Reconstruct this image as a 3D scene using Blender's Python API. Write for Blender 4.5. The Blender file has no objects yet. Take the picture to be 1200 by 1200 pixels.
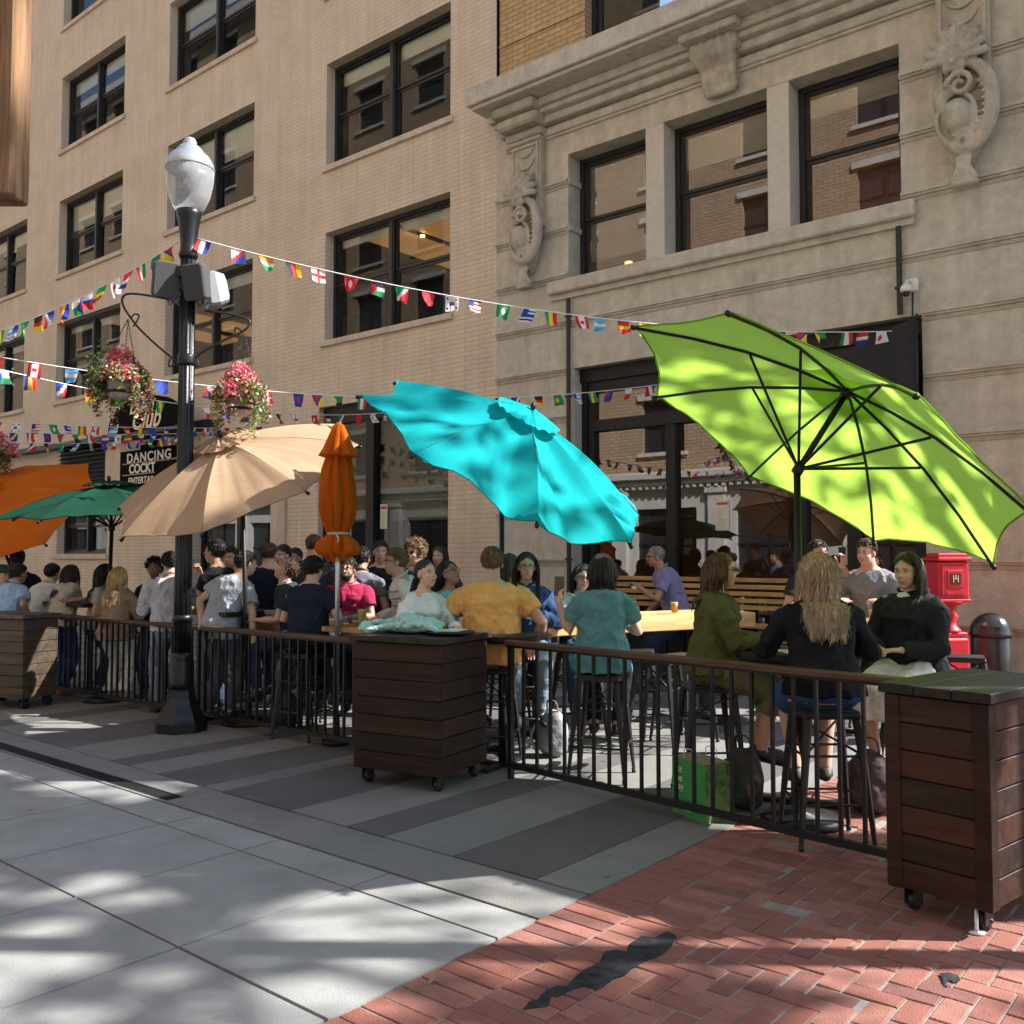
import bpy, bmesh, math, random
from mathutils import Vector as V, Matrix, noise
R=math.radians; PI=math.pi
random.seed(11)
S=bpy.context.scene
COL=S.collection
# ------------------------------------------------------------ camera, world, sun, exposure
FX=1110.; HC=1.6; YAW=R(39.75); PIT=math.atan(50/FX)
cd=bpy.data.cameras.new('camera'); cam=bpy.data.objects.new('camera',cd); COL.objects.link(cam)
cam.location=(0,0,HC); cam.rotation_euler=(PI/2+PIT,0,YAW)
cd.sensor_width=36; cd.lens=36*FX/1200; cd.clip_end=500; cd.clip_start=.05
S.camera=cam
SUN_AZ=V((.792,.610,0)).normalized(); SUN_EL=R(41)
SD=V((SUN_AZ.x*math.cos(SUN_EL),SUN_AZ.y*math.cos(SUN_EL),math.sin(SUN_EL)))
w=bpy.data.worlds.new('World'); S.world=w; w.use_nodes=True
nt=w.node_tree; sky=nt.nodes.new('ShaderNodeTexSky'); sky.sky_type='NISHITA'; sky.sun_disc=False
sky.sun_elevation=SUN_EL; sky.sun_rotation=math.atan2(SUN_AZ.x,SUN_AZ.y)
bg=nt.nodes['Background']; bg.inputs[1].default_value=.115
nt.links.new(sky.outputs[0],bg.inputs[0])
sl=bpy.data.lights.new('sun','SUN'); sl.energy=5.0; sl.angle=R(.55); sl.color=(1,.96,.91)
sun=bpy.data.objects.new('sun',sl); COL.objects.link(sun); sun.rotation_euler=SD.to_track_quat('Z','Y').to_euler()
S.view_settings.view_transform='Standard'; S.view_settings.look='None'; S.view_settings.gamma=1; S.view_settings.exposure=1.45
S.cycles.max_bounces=8; S.cycles.transparent_max_bounces=16; S.cycles.caustics_reflective=False; S.cycles.caustics_refractive=False
# ------------------------------------------------------------ calibration helpers: a sight line of the photo meets a real plane of the place
fw=V((-math.sin(YAW),math.cos(YAW),0)); rt=V((math.cos(YAW),math.sin(YAW),0)); up=V((0,0,1))
F3=fw*math.cos(PIT)+up*math.sin(PIT); U3=-fw*math.sin(PIT)+up*math.cos(PIT); CP=V((0,0,HC))
FAC=11.3
def ray(x,y): return rt*((x-600)/FX)-U3*((y-600)/FX)+F3
def G(x,y,z=0.): r=ray(x,y); return CP+r*((z-HC)/r.z)
def FY(x,y,Y=FAC): r=ray(x,y); return CP+r*(Y/r.y)
def D(x,y,d): return CP+ray(x,y)*d
# ------------------------------------------------------------ materials
MATS={}
def streaks(N,L,vec,col,amt):
    # rain streaks and soot running down a wall
    mp=N.new('ShaderNodeMapping'); mp.inputs['Scale'].default_value=(3.2,3.2,.22); L.new(vec,mp.inputs[0])
    n=N.new('ShaderNodeTexNoise'); n.inputs['Scale'].default_value=1.6; n.inputs['Detail'].default_value=9; n.inputs['Roughness'].default_value=.66; L.new(mp.outputs[0],n.inputs['Vector'])
    r=N.new('ShaderNodeValToRGB'); L.new(n.outputs[0],r.inputs[0]); r.color_ramp.elements[0].position=.40; r.color_ramp.elements[1].position=.62
    k=1-amt; r.color_ramp.elements[0].color=(1.04,1.04,1.04,1); r.color_ramp.elements[1].color=(k,k*.985,k*.965,1)
    mx=N.new('ShaderNodeMix'); mx.data_type='RGBA'; mx.blend_type='MULTIPLY'; mx.inputs[0].default_value=1; L.new(col,mx.inputs[6]); L.new(r.outputs[0],mx.inputs[7]); return mx.outputs[2]
def mat(name,col,rough=.7,metal=0,var=.12,vscale=3,bump=.15,bscale=40,spec=.5,trans=0,emit=0,detail=4,dirt=0,dirtcol=None,spots=0,stretch=None,bump2=0,streak=0):
    if name in MATS: return MATS[name]
    m=bpy.data.materials.new(name); MATS[name]=m; m.use_nodes=True
    t=m.node_tree; N=t.nodes; L=t.links; b=N['Principled BSDF']
    b.inputs['Roughness'].default_value=rough; b.inputs['Metallic'].default_value=metal
    b.inputs['Specular IOR Level'].default_value=spec
    c=tuple(col)+(1,)
    geo=N.new('ShaderNodeTexCoord'); vec=geo.outputs['Object']
    if stretch:
        mp=N.new('ShaderNodeMapping'); mp.inputs['Scale'].default_value=stretch; L.new(vec,mp.inputs[0]); vec=mp.outputs[0]
    out=None
    if var>0:
        n=N.new('ShaderNodeTexNoise'); n.inputs['Scale'].default_value=vscale; n.inputs['Detail'].default_value=detail; n.inputs['Roughness'].default_value=.62
        L.new(vec,n.inputs['Vector'])
        r=N.new('ShaderNodeValToRGB'); L.new(n.outputs[0],r.inputs[0])
        r.color_ramp.elements[0].position=.3; r.color_ramp.elements[1].position=.7
        r.color_ramp.elements[0].color=tuple(x*(1-var) for x in col)+(1,); r.color_ramp.elements[1].color=tuple(min(1,x*(1+var)) for x in col)+(1,)
        out=r.outputs[0]
    if dirt>0:
        n2=N.new('ShaderNodeTexNoise'); n2.inputs['Scale'].default_value=vscale*.35; n2.inputs['Detail'].default_value=7; n2.inputs['Roughness'].default_value=.7
        L.new(vec,n2.inputs['Vector'])
        r2=N.new('ShaderNodeValToRGB'); L.new(n2.outputs[0],r2.inputs[0]); r2.color_ramp.elements[0].position=.5; r2.color_ramp.elements[1].position=.68
        r2.color_ramp.elements[1].color=(dirt,)*3+(1,)
        mx=N.new('ShaderNodeMix'); mx.data_type='RGBA'; L.new(r2.outputs[0],mx.inputs[0])
        if out: L.new(out,mx.inputs[6])
        else: mx.inputs[6].default_value=c
        mx.inputs[7].default_value=tuple(dirtcol or [x*.45 for x in col])+(1,); out=mx.outputs[2]
    if streak>0: out=streaks(N,L,vec,out,streak)
    if spots>0:     # gum, drips and grit: small dark marks of their own shape
        for sc_,th,kk in ((3.1,.10,.55),(9.,.09,.75)):
            vo=N.new('ShaderNodeTexVoronoi'); vo.inputs['Scale'].default_value=sc_; L.new(geo.outputs['Object'],vo.inputs['Vector'])
            sp=N.new('ShaderNodeSeparateColor'); L.new(vo.outputs['Color'],sp.inputs[0])
            m1=N.new('ShaderNodeMath'); m1.operation='MULTIPLY'; m1.inputs[1].default_value=th; L.new(sp.outputs[0],m1.inputs[0])
            m2=N.new('ShaderNodeMath'); m2.operation='LESS_THAN'; L.new(vo.outputs['Distance'],m2.inputs[0]); L.new(m1.outputs[0],m2.inputs[1])
            m3=N.new('ShaderNodeMath'); m3.operation='LESS_THAN'; m3.inputs[1].default_value=spots; L.new(sp.outputs[1],m3.inputs[0])
            m4=N.new('ShaderNodeMath'); m4.operation='MULTIPLY'; L.new(m2.outputs[0],m4.inputs[0]); L.new(m3.outputs[0],m4.inputs[1])
            mx=N.new('ShaderNodeMix'); mx.data_type='RGBA'; mx.blend_type='MULTIPLY'; L.new(m4.outputs[0],mx.inputs[0]); L.new(out,mx.inputs[6]); mx.inputs[7].default_value=(kk,kk,kk,1); out=mx.outputs[2]
    if out: L.new(out,b.inputs['Base Color'])
    else: b.inputs['Base Color'].default_value=c
    if bump2>0:
        n3=N.new('ShaderNodeTexNoise'); n3.inputs['Scale'].default_value=9; n3.inputs['Detail'].default_value=3; n3.inputs['Distortion'].default_value=1.6; L.new(vec,n3.inputs['Vector'])
        b3=N.new('ShaderNodeBump'); b3.inputs['Strength'].default_value=bump2; b3.inputs['Distance'].default_value=.05; L.new(n3.outputs[0],b3.inputs['Height'])
    if bump>0:
        nb=N.new('ShaderNodeTexNoise'); nb.inputs['Scale'].default_value=bscale; nb.inputs['Detail'].default_value=5
        L.new(vec,nb.inputs['Vector'])
        bp=N.new('ShaderNodeBump'); bp.inputs['Strength'].default_value=bump; bp.inputs['Distance'].default_value=.02
        L.new(nb.outputs[0],bp.inputs['Height']); L.new(bp.outputs[0],b.inputs['Normal'])
        if bump2>0: L.new(b3.outputs[0],bp.inputs['Normal'])
    if trans>0:
        tr=N.new('ShaderNodeBsdfTranslucent'); ms=N.new('ShaderNodeMixShader'); ms.inputs[0].default_value=trans
        if out: L.new(out,tr.inputs[0])
        else: tr.inputs[0].default_value=c
        L.new(b.outputs[0],ms.inputs[1]); L.new(tr.outputs[0],ms.inputs[2]); L.new(ms.outputs[0],N['Material Output'].inputs[0])
    if emit>0:
        b.inputs['Emission Color'].default_value=c; b.inputs['Emission Strength'].default_value=emit
    return m
def brickmat(name,c1,c2,mortar,bw,bh,ms=.008,bump=.5,rough=.8,axes='XYZ',smooth=.1,dirt=.5):
    m=mat(name,c1,rough,var=0,bump=0); t=m.node_tree; N=t.nodes; L=t.links; b=N['Principled BSDF']
    g=N.new('ShaderNodeNewGeometry'); sx=N.new('ShaderNodeSeparateXYZ'); L.new(g.outputs['Position'],sx.inputs[0])
    ad=N.new('ShaderNodeMath'); ad.operation='ADD'; L.new(sx.outputs[0],ad.inputs[0]); L.new(sx.outputs[1],ad.inputs[1])
    cb=N.new('ShaderNodeCombineXYZ'); L.new(ad.outputs[0],cb.inputs[0]); L.new(sx.outputs[2],cb.inputs[1])
    wn=N.new('ShaderNodeTexNoise'); wn.inputs['Scale'].default_value=1.4; wn.inputs['Detail'].default_value=6; L.new(g.outputs['Position'],wn.inputs['Vector'])
    jn=N.new('ShaderNodeTexNoise'); jn.inputs['Scale'].default_value=14; L.new(g.outputs['Position'],jn.inputs['Vector'])
    jv=N.new('ShaderNodeVectorMath'); jv.operation='MULTIPLY_ADD'; L.new(jn.outputs['Color'],jv.inputs[0]); jv.inputs[1].default_value=(.012,.012,0); L.new(cb.outputs[0],jv.inputs[2])
    bt=N.new('ShaderNodeTexBrick'); bt.inputs['Scale'].default_value=1; bt.inputs['Brick Width'].default_value=bw; bt.inputs['Row Height'].default_value=bh
    bt.inputs['Mortar Size'].default_value=ms; bt.inputs['Mortar Smooth'].default_value=smooth; bt.inputs['Bias'].default_value=-.1
    bt.inputs['Color1'].default_value=tuple(c1)+(1,); bt.inputs['Color2'].default_value=tuple(c2)+(1,); bt.inputs['Mortar'].default_value=tuple(mortar)+(1,)
    L.new(jv.outputs[0],bt.inputs['Vector'])
    r=N.new('ShaderNodeValToRGB'); L.new(wn.outputs[0],r.inputs[0]); r.color_ramp.elements[0].position=.25; r.color_ramp.elements[1].position=.75
    r.color_ramp.elements[0].color=(1-dirt*.5,1-dirt*.52,1-dirt*.55,1); r.color_ramp.elements[1].color=(1.05,1.05,1.05,1)
    mx=N.new('ShaderNodeMix'); mx.data_type='RGBA'; mx.blend_type='MULTIPLY'; mx.inputs[0].default_value=1; L.new(bt.outputs[0],mx.inputs[6]); L.new(r.outputs[0],mx.inputs[7])
    L.new(streaks(N,L,g.outputs['Position'],mx.outputs[2],.06),b.inputs['Base Color'])
    fn=N.new('ShaderNodeTexNoise'); fn.inputs['Scale'].default_value=60; L.new(g.outputs['Position'],fn.inputs['Vector'])
    ma=N.new('ShaderNodeMath'); ma.operation='MULTIPLY_ADD'; ma.inputs[1].default_value=-1; L.new(bt.outputs['Fac'],ma.inputs[0])
    m2=N.new('ShaderNodeMath'); m2.operation='MULTIPLY'; m2.inputs[1].default_value=.4; L.new(fn.outputs[0],m2.inputs[0]); L.new(m2.outputs[0],ma.inputs[2])
    bp=N.new('ShaderNodeBump'); bp.inputs['Strength'].default_value=bump; bp.inputs['Distance'].default_value=.012; L.new(ma.outputs[0],bp.inputs['Height']); L.new(bp.outputs[0],b.inputs['Normal'])
    return m
def glassmat(name,tint=(.8,.85,.85),ior=1.9,wavy=.02):
    m=bpy.data.materials.new(name); MATS[name]=m; m.use_nodes=True; t=m.node_tree; N=t.nodes; L=t.links; N.remove(N['Principled BSDF'])
    tr=N.new('ShaderNodeBsdfTransparent'); tr.inputs[0].default_value=tuple(tint)+(1,); gl=N.new('ShaderNodeBsdfGlossy'); gl.inputs['Roughness'].default_value=.0
    fr=N.new('ShaderNodeFresnel'); fr.inputs[0].default_value=ior; ms=N.new('ShaderNodeMixShader')
    g=N.new('ShaderNodeTexCoord'); n=N.new('ShaderNodeTexNoise'); n.inputs['Scale'].default_value=.9; n.inputs['Detail'].default_value=1; L.new(g.outputs['Object'],n.inputs['Vector'])
    bp=N.new('ShaderNodeBump'); bp.inputs['Strength'].default_value=wavy*5; bp.inputs['Distance'].default_value=.05; L.new(n.outputs[0],bp.inputs['Height']); (L.new(bp.outputs[0],gl.inputs['Normal']) if wavy else None)
    bf=N.new('ShaderNodeNewGeometry'); s1=N.new('ShaderNodeMath'); s1.operation='SUBTRACT'; s1.inputs[0].default_value=1; L.new(bf.outputs['Backfacing'],s1.inputs[1]); s2=N.new('ShaderNodeMath'); s2.operation='MULTIPLY'; L.new(fr.outputs[0],s2.inputs[0]); L.new(s1.outputs[0],s2.inputs[1]); L.new(s2.outputs[0],ms.inputs[0]); L.new(tr.outputs[0],ms.inputs[1]); L.new(gl.outputs[0],ms.inputs[2]); L.new(ms.outputs[0],N['Material Output'].inputs[0])
    return m
def woodmat(name,c,dark=.5,rough=.6,axis=0,scale=1.,bump=.25):
    m=mat(name,c,rough,var=0,bump=0,spec=.22); t=m.node_tree; N=t.nodes; L=t.links; b=N['Principled BSDF']
    g=N.new('ShaderNodeTexCoord'); mp=N.new('ShaderNodeMapping'); s=[14*scale]*3; s[axis]=1.2*scale; mp.inputs['Scale'].default_value=s; L.new(g.outputs['Object'],mp.inputs[0])
    n=N.new('ShaderNodeTexNoise'); n.inputs['Scale'].default_value=2.2; n.inputs['Detail'].default_value=8; n.inputs['Distortion'].default_value=.9; L.new(mp.outputs[0],n.inputs['Vector'])
    r=N.new('ShaderNodeValToRGB'); L.new(n.outputs[0],r.inputs[0]); r.color_ramp.elements[0].position=.33; r.color_ramp.elements[1].position=.68
    r.color_ramp.elements[0].color=tuple(x*dark for x in c)+(1,); r.color_ramp.elements[1].color=tuple(min(1,x*1.15) for x in c)+(1,)
    rn=N.new('ShaderNodeObjectInfo'); mm=N.new('ShaderNodeMath'); mm.operation='MULTIPLY_ADD'; mm.inputs[1].default_value=.5; mm.inputs[2].default_value=.75; L.new(rn.outputs['Random'],mm.inputs[0])
    hs=N.new('ShaderNodeHueSaturation'); L.new(r.outputs[0],hs.inputs['Color']); L.new(mm.outputs[0],hs.inputs['Value']); L.new(hs.outputs[0],b.inputs['Base Color'])
    bp=N.new('ShaderNodeBump'); bp.inputs['Strength'].default_value=bump; bp.inputs['Distance'].default_value=.01; L.new(n.outputs[0],bp.inputs['Height']); L.new(bp.outputs[0],b.inputs['Normal'])
    return m
# ------------------------------------------------------------ mesh builder
MOF={}
class MB:
    def __init__(s): s.v=[]; s.f=[]; s.m=[]; s.sm=[]
    def add(s,vs,fs,mi=0,sm=False):
        o=len(s.v); s.v+= [V(p) for p in vs]; s.f+=[tuple(i+o for i in f) for f in fs]; s.m+=[mi]*len(fs); s.sm+=[sm]*len(fs); return s
    def box(s,c,d,rz=0,mi=0,M=None,bev=0):
        c=V(c); x,y,z=d[0]/2,d[1]/2,d[2]/2
        if bev>0:
            b=min(bev,x*.45,y*.45,z*.45); vs=[];fs=[]
            prof=[(-z,b),(-z+b,0),(z-b,0),(z,b)]
            for zz,i in prof:
                a,q=x-i,y-i; k=b if i==0 else b*.6
                vs+=[(-a+k,-q,zz),(a-k,-q,zz),(a,-q+k,zz),(a,q-k,zz),(a-k,q,zz),(-a+k,q,zz),(-a,q-k,zz),(-a,-q+k,zz)]
            for r_ in range(3):
                for k in range(8): fs.append((r_*8+k,r_*8+(k+1)%8,r_*8+8+(k+1)%8,r_*8+8+k))
            fs.append(tuple(range(7,-1,-1))); fs.append(tuple(range(24,32)))
        else:
            vs=[(a,b_,c_) for c_ in(-z,z) for a,b_ in((-x,-y),(x,-y),(x,y),(-x,y))]
            fs=[(0,3,2,1),(4,5,6,7),(0,1,5,4),(1,2,6,5),(2,3,7,6),(3,0,4,7)]
        Q=M if M is not None else Matrix.Rotation(rz,3,'Z')
        s.add([Q@V(p)+c for p in vs],fs,mi); return s
    def bb(s,x0,x1,y0,y1,z0,z1,mi=0,bev=0): return s.box(((x0+x1)/2,(y0+y1)/2,(z0+z1)/2),(abs(x1-x0),abs(y1-y0),abs(z1-z0)),mi=mi,bev=bev)
    def tube(s,pts,rad,n=10,mi=0,sm=True,cap=True,flat=1.,fdir=None):
        pts=[V(p) for p in pts]; k=len(pts)
        if not hasattr(rad,'__len__'): rad=[rad]*k
        vs=[];fs=[]; t0=(pts[1]-pts[0]).normalized()
        a=fdir.cross(t0).normalized() if fdir is not None and fdir.cross(t0).length>1e-4 else t0.orthogonal().normalized()
        for i,p in enumerate(pts):
            t=(pts[min(i+1,k-1)]-pts[max(i-1,0)])
            t=t.normalized() if t.length>1e-9 else t0
            a=(a-t*a.dot(t)); a=a.normalized() if a.length>1e-6 else t.orthogonal().normalized(); b=t.cross(a)
            for j in range(n):
                q=2*PI*j/n; vs.append(p+a*math.cos(q)*rad[i]+b*math.sin(q)*rad[i]*flat)
        for i in range(k-1):
            for j in range(n): fs.append((i*n+j,i*n+(j+1)%n,(i+1)*n+(j+1)%n,(i+1)*n+j))
        if cap: fs.append(tuple(range(n-1,-1,-1))); fs.append(tuple(range((k-1)*n,k*n)))
        return s.add(vs,fs,mi,sm)
    def loft(s,secs,n=16,mi=0,sm=True):
        # secs: (centre, uvec, vvec)
        vs=[];fs=[];k=len(secs)
        for c,u,v in secs:
            for j in range(n):
                q=2*PI*j/n; vs.append(V(c)+V(u)*math.cos(q)+V(v)*math.sin(q))
        for i in range(k-1):
            for j in range(n): fs.append((i*n+j,i*n+(j+1)%n,(i+1)*n+(j+1)%n,(i+1)*n+j))
        fs.append(tuple(range(n-1,-1,-1))); fs.append(tuple(range((k-1)*n,k*n)))
        return s.add(vs,fs,mi,sm)
    def ell(s,c,r,M=None,n=12,m=8,mi=0):
        c=V(c); vs=[V((0,0,-1))];fs=[]
        for i in range(1,m):
            a=-PI/2+PI*i/m
            for j in range(n): q=2*PI*j/n; vs.append(V((math.cos(a)*math.cos(q),math.cos(a)*math.sin(q),math.sin(a))))
        vs.append(V((0,0,1))); L=len(vs)-1
        for j in range(n): fs.append((0,1+(j+1)%n,1+j)); fs.append((L,L-n+j,L-n+(j+1)%n))
        for i in range(m-2):
            for j in range(n): fs.append((1+i*n+j,1+i*n+(j+1)%n,1+(i+1)*n+(j+1)%n,1+(i+1)*n+j))
        if not hasattr(r,'__len__'): r=(r,r,r)
        vs=[V((p.x*r[0],p.y*r[1],p.z*r[2])) for p in vs]
        if M is not None: vs=[M@p for p in vs]
        return s.add([p+c for p in vs],fs,mi,True)
    def lathe(s,c,prof,n=24,mi=0,sm=True,M=None,flute=0,fn=0):
        vs=[];fs=[];k=len(prof)
        for r,z in prof:
            for j in range(n):
                q=2*PI*j/n; rr=r*(1+flute*math.cos(q*fn)) if flute else r
                p=V((rr*math.cos(q),rr*math.sin(q),z)); vs.append((M@p if M is not None else p)+V(c))
        for i in range(k-1):
            for j in range(n): fs.append((i*n+j,i*n+(j+1)%n,(i+1)*n+(j+1)%n,(i+1)*n+j))
        fs.append(tuple(range(n-1,-1,-1))); fs.append(tuple(range((k-1)*n,k*n)))
        return s.add(vs,fs,mi,sm)
    def prism(s,poly,ex,mi=0):
        # poly list of V, extruded by vector ex
        n=len(poly); ex=V(ex); vs=[V(p) for p in poly]+[V(p)+ex for p in poly]
        fs=[tuple(range(n-1,-1,-1)),tuple(range(n,2*n))]+[(i,(i+1)%n,n+(i+1)%n,n+i) for i in range(n)]
        return s.add(vs,fs,mi)
    def mesh(s,name,mats):
        me=bpy.data.meshes.new(name); me.from_pydata([tuple(p) for p in s.v],[],s.f)
        for m in (mats if isinstance(mats,(list,tuple)) else [mats]): me.materials.append(m)
        me.polygons.foreach_set('material_index',s.m); me.polygons.foreach_set('use_smooth',s.sm); me.update(); return me
    def build(s,name,mats,parent=None,local=False,origin=None):
        if parent is not None:
            if not local:
                Mi=MOF[parent.name].inverted(); s.v=[Mi@p for p in s.v]
        elif origin is None and not local:
            xs=[p.x for p in s.v]; ys=[p.y for p in s.v]; zs=[p.z for p in s.v]
            origin=V(((min(xs)+max(xs))/2,(min(ys)+max(ys))/2,min(zs)))
        if parent is None and origin is not None: s.v=[p-origin for p in s.v]
        o=bpy.data.objects.new(name,s.mesh(name,mats)); COL.objects.link(o)
        if parent is not None: o.parent=parent; MOF[o.name]=MOF[parent.name]
        else:
            o.location=origin or (0,0,0); MOF[o.name]=Matrix.Translation(origin or V((0,0,0)))
        return o
def tag(o,label,cat,group=None,kind=None):
    if label: o['label']=label
    if cat: o['category']=cat
    if group: o['group']=group
    if kind: o['kind']=kind
    return o
def root(name,label,cat,loc=(0,0,0),rz=0,group=None):
    o=bpy.data.objects.new(name,None); COL.objects.link(o); o.location=loc; o.rotation_euler=(0,0,rz); o.empty_display_size=.2
    MOF[o.name]=Matrix.Translation(V(loc))@Matrix.Rotation(rz,4,'Z'); return tag(o,label,cat,group)
def struct(o): o['kind']='structure'; return o
def copytree(o,loc,rz,label,parent=None):
    c=o.copy(); COL.objects.link(c)
    if parent is None: c.location=loc; c.rotation_euler=(0,0,rz); c['label']=label; MOF[c.name]=Matrix.Translation(V(loc))@Matrix.Rotation(rz,4,'Z')
    else: c.parent=parent; MOF[c.name]=MOF[parent.name]
    for ch in list(o.children): copytree(ch,None,0,None,c)
    return c
def wall(mb,x0,x1,z0,z1,Y,holes,dep,mi=0,face=-1):
    xs=sorted({x0,x1}|{h[i] for h in holes for i in(0,1) if x0<h[i]<x1}); zs=sorted({z0,z1}|{h[i] for h in holes for i in(2,3) if z0<h[i]<z1})
    for a,b in zip(xs,xs[1:]):
        for c,d in zip(zs,zs[1:]):
            mx,mz=(a+b)/2,(c+d)/2
            if any(h[0]<mx<h[1] and h[2]<mz<h[3] for h in holes): continue
            q=[(a,Y,c),(b,Y,c),(b,Y,d),(a,Y,d)]
            mb.add(q,[(0,1,2,3) if face<0 else (3,2,1,0)],mi)
    Y2=Y-face*dep
    for a,b,c,d in holes:
        mb.add([(a,Y,c),(a,Y2,c),(a,Y2,d),(a,Y,d)],[(0,1,2,3)],mi); mb.add([(b,Y,c),(b,Y2,c),(b,Y2,d),(b,Y,d)],[(0,1,2,3)],mi)
        mb.add([(a,Y,d),(a,Y2,d),(b,Y2,d),(b,Y,d)],[(0,1,2,3)],mi)
        if c>z0: mb.add([(a,Y,c),(a,Y2,c),(b,Y2,c),(b,Y,c)],[(0,1,2,3)],mi)
TS=bpy.data.scenes.new('workbench')
def evalmesh(ob):
    TS.collection.objects.link(ob); vl=TS.view_layers[0]; vl.update(); dg=vl.depsgraph; nm=bpy.data.meshes.new_from_object(ob.evaluated_get(dg),preserve_all_data_layers=False,depsgraph=dg)
    bpy.data.objects.remove(ob); return nm
def remesh(mb,name,mats,vox,parent=None,sm=2,fold=0,fscale=8,local=False,feat=None,stretch=(1,1,1),seed=0):
    """one continuous surface out of overlapping lofts"""
    if parent is not None and not local:
        Mi=MOF[parent.name].inverted(); mb.v=[Mi@p for p in mb.v]
    me=mb.mesh('tmp',mats if isinstance(mats,(list,tuple)) else [mats]); ob=bpy.data.objects.new('tmp',me)
    md=ob.modifiers.new('r','REMESH'); md.mode='VOXEL'; md.voxel_size=vox; md.use_smooth_shade=True
    if sm: m2=ob.modifiers.new('s','SMOOTH'); m2.iterations=sm; m2.factor=.5
    nm=evalmesh(ob); bpy.data.meshes.remove(me)
    nm.name=name
    if fold>0:
        import numpy as np
        n_=len(nm.vertices); co=np.empty(n_*3,np.float32); nr=np.empty(n_*3,np.float32); nm.vertices.foreach_get('co',co); nm.vertices.foreach_get('normal',nr); co=co.reshape(-1,3); nr=nr.reshape(-1,3); ks=np.empty((n_,1),np.float32)
        off_=V((5,1,2))
        for i in range(n_):
            q=V((co[i,0]*stretch[0]*fscale+seed,co[i,1]*stretch[1]*fscale,co[i,2]*stretch[2]*fscale))
            k=noise.noise(q)+.5*noise.noise(q*2.3+off_); k=1-abs(k)*2.2 if k>-.6 else 0
            ks[i,0]=fold*(k-.4)
        co=co+nr*ks; nm.vertices.foreach_set('co',co.ravel()); nm.update()
    nm.materials.clear()
    for m in (mats if isinstance(mats,(list,tuple)) else [mats]): nm.materials.append(m)
    if feat is not None:
        fm=feat.mesh('f',[]); bm=bmesh.new(); bm.from_mesh(nm); bm.from_mesh(fm); bm.to_mesh(nm); bm.free(); bpy.data.meshes.remove(fm)
    o=bpy.data.objects.new(name,nm); COL.objects.link(o)
    if parent is not None: o.parent=parent; MOF[o.name]=MOF[parent.name]
    else: MOF[o.name]=Matrix()
    return o
def textmesh(txt,size,depth=.004,shear=0,space=1.,bold=0):
    c=bpy.data.curves.new('t','FONT'); c.body=txt; c.size=size; c.extrude=depth; c.shear=shear; c.space_character=space; c.align_x='CENTER'; c.align_y='CENTER'; c.offset=bold
    o=bpy.data.objects.new('t',c); me=evalmesh(o)
    vs=[v.co.copy() for v in me.vertices]; fs=[tuple(p.vertices) for p in me.polygons]; bpy.data.meshes.remove(me); return vs,fs
def put_text(mb,txt,size,origin,ux,uy,depth=.004,mi=0,shear=0,space=1.,sx=1.,bold=0):
    vs,fs=textmesh(txt,size,depth,shear,space,bold); ux=V(ux).normalized(); uy=V(uy).normalized(); uz=ux.cross(uy); o=V(origin)
    mb.add([o+ux*p.x*sx+uy*p.y+uz*p.z for p in vs],fs,mi)
# common materials
M_black=mat('black_painted_metal',(.011,.011,.012),.45,0,var=.25,vscale=9,bump=.08,bscale=60,spec=.3)
M_iron=mat('weathered_black_iron',(.014,.014,.015),.5,.1,var=.3,vscale=14,bump=.12)
M_winframe=mat('dark_window_frame',(.016,.015,.015),.45,0,var=.2,vscale=5,bump=.04)
M_glass=glassmat('window_glass',(.90,.92,.90),1.5,0)
M_glass2=glassmat('reflective_window_glass',(.75,.75,.73),2.3,.0012)
M_shopglass=glassmat('shop_window_glass',(.62,.65,.65),2.5,.003)
M_matt=mat('matt_black_board',(.008,.008,.008),.95,var=.2,bump=0,spec=.05)
M_white=mat('white_paint',(.75,.74,.7),.5,var=.06)
M_cord=mat('white_cord',(.7,.7,.68),.8,var=0,bump=0)
M_steel=mat('brushed_steel',(.5,.5,.5),.35,.9,var=.1)
# ============================================================ SETTING: ground
m_asph=mat('asphalt',(.05,.05,.052),.9,var=.2,vscale=8,bump=.4,bscale=90)
g=MB(); g.add([(-150,-120,-.03),(120,-120,-.03),(120,150,-.03),(-150,150,-.03)],[(0,1,2,3)]); struct(g.build('ground',m_asph,local=True))
m_c1=mat('pale_concrete',(.245,.248,.24),.85,var=.15,vscale=3.2,bump=.25,bscale=110,dirt=.35,dirtcol=(.17,.17,.17),detail=9,spots=.5)
m_c2=mat('gutter_concrete',(.17,.168,.158),.85,var=.14,vscale=2.5,bump=.3,bscale=90,dirt=.4,detail=8,spots=.5)
m_sd=mat('dark_strip_concrete',(.095,.09,.087),.8,var=.16,vscale=2.5,bump=.25,bscale=100,dirt=.3,detail=8,spots=.5)
m_sl=mat('light_strip_concrete',(.175,.172,.16),.82,var=.14,vscale=2.2,bump=.25,bscale=100,dirt=.4,detail=8,spots=.5)
def slab(mb,x0,x1,y0,y1,z=0,gap=.006,mi=0):
    mb.bb(x0+gap,x1-gap,y0+gap,y1-gap,z-.028,z,mi)
EDGE=-2.62
road=MB(); xs=[EDGE,-3.57,-4.46,-5.25,-6.06]+[-6.06-.9*k for k in range(1,40)]; ys=[3.33,3.06,2.16,1.26,.36,-.54,-1.44,-2.34,-3.24,-4.14,-5.04]
for a,b in zip(xs[1:],xs):
    for c,d in zip(ys[1:],ys): slab(road,a,b,c,d,0,random.uniform(.006,.010))
struct(road.build('road',m_c1,local=True))
gut=MB(); x=EDGE
drain=(-8.7,-5.73,3.37,3.49)
for a,b in [(-30,-8.7),(-5.73,EDGE)]:
    slab(gut,a,b,3.34,3.72)
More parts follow.
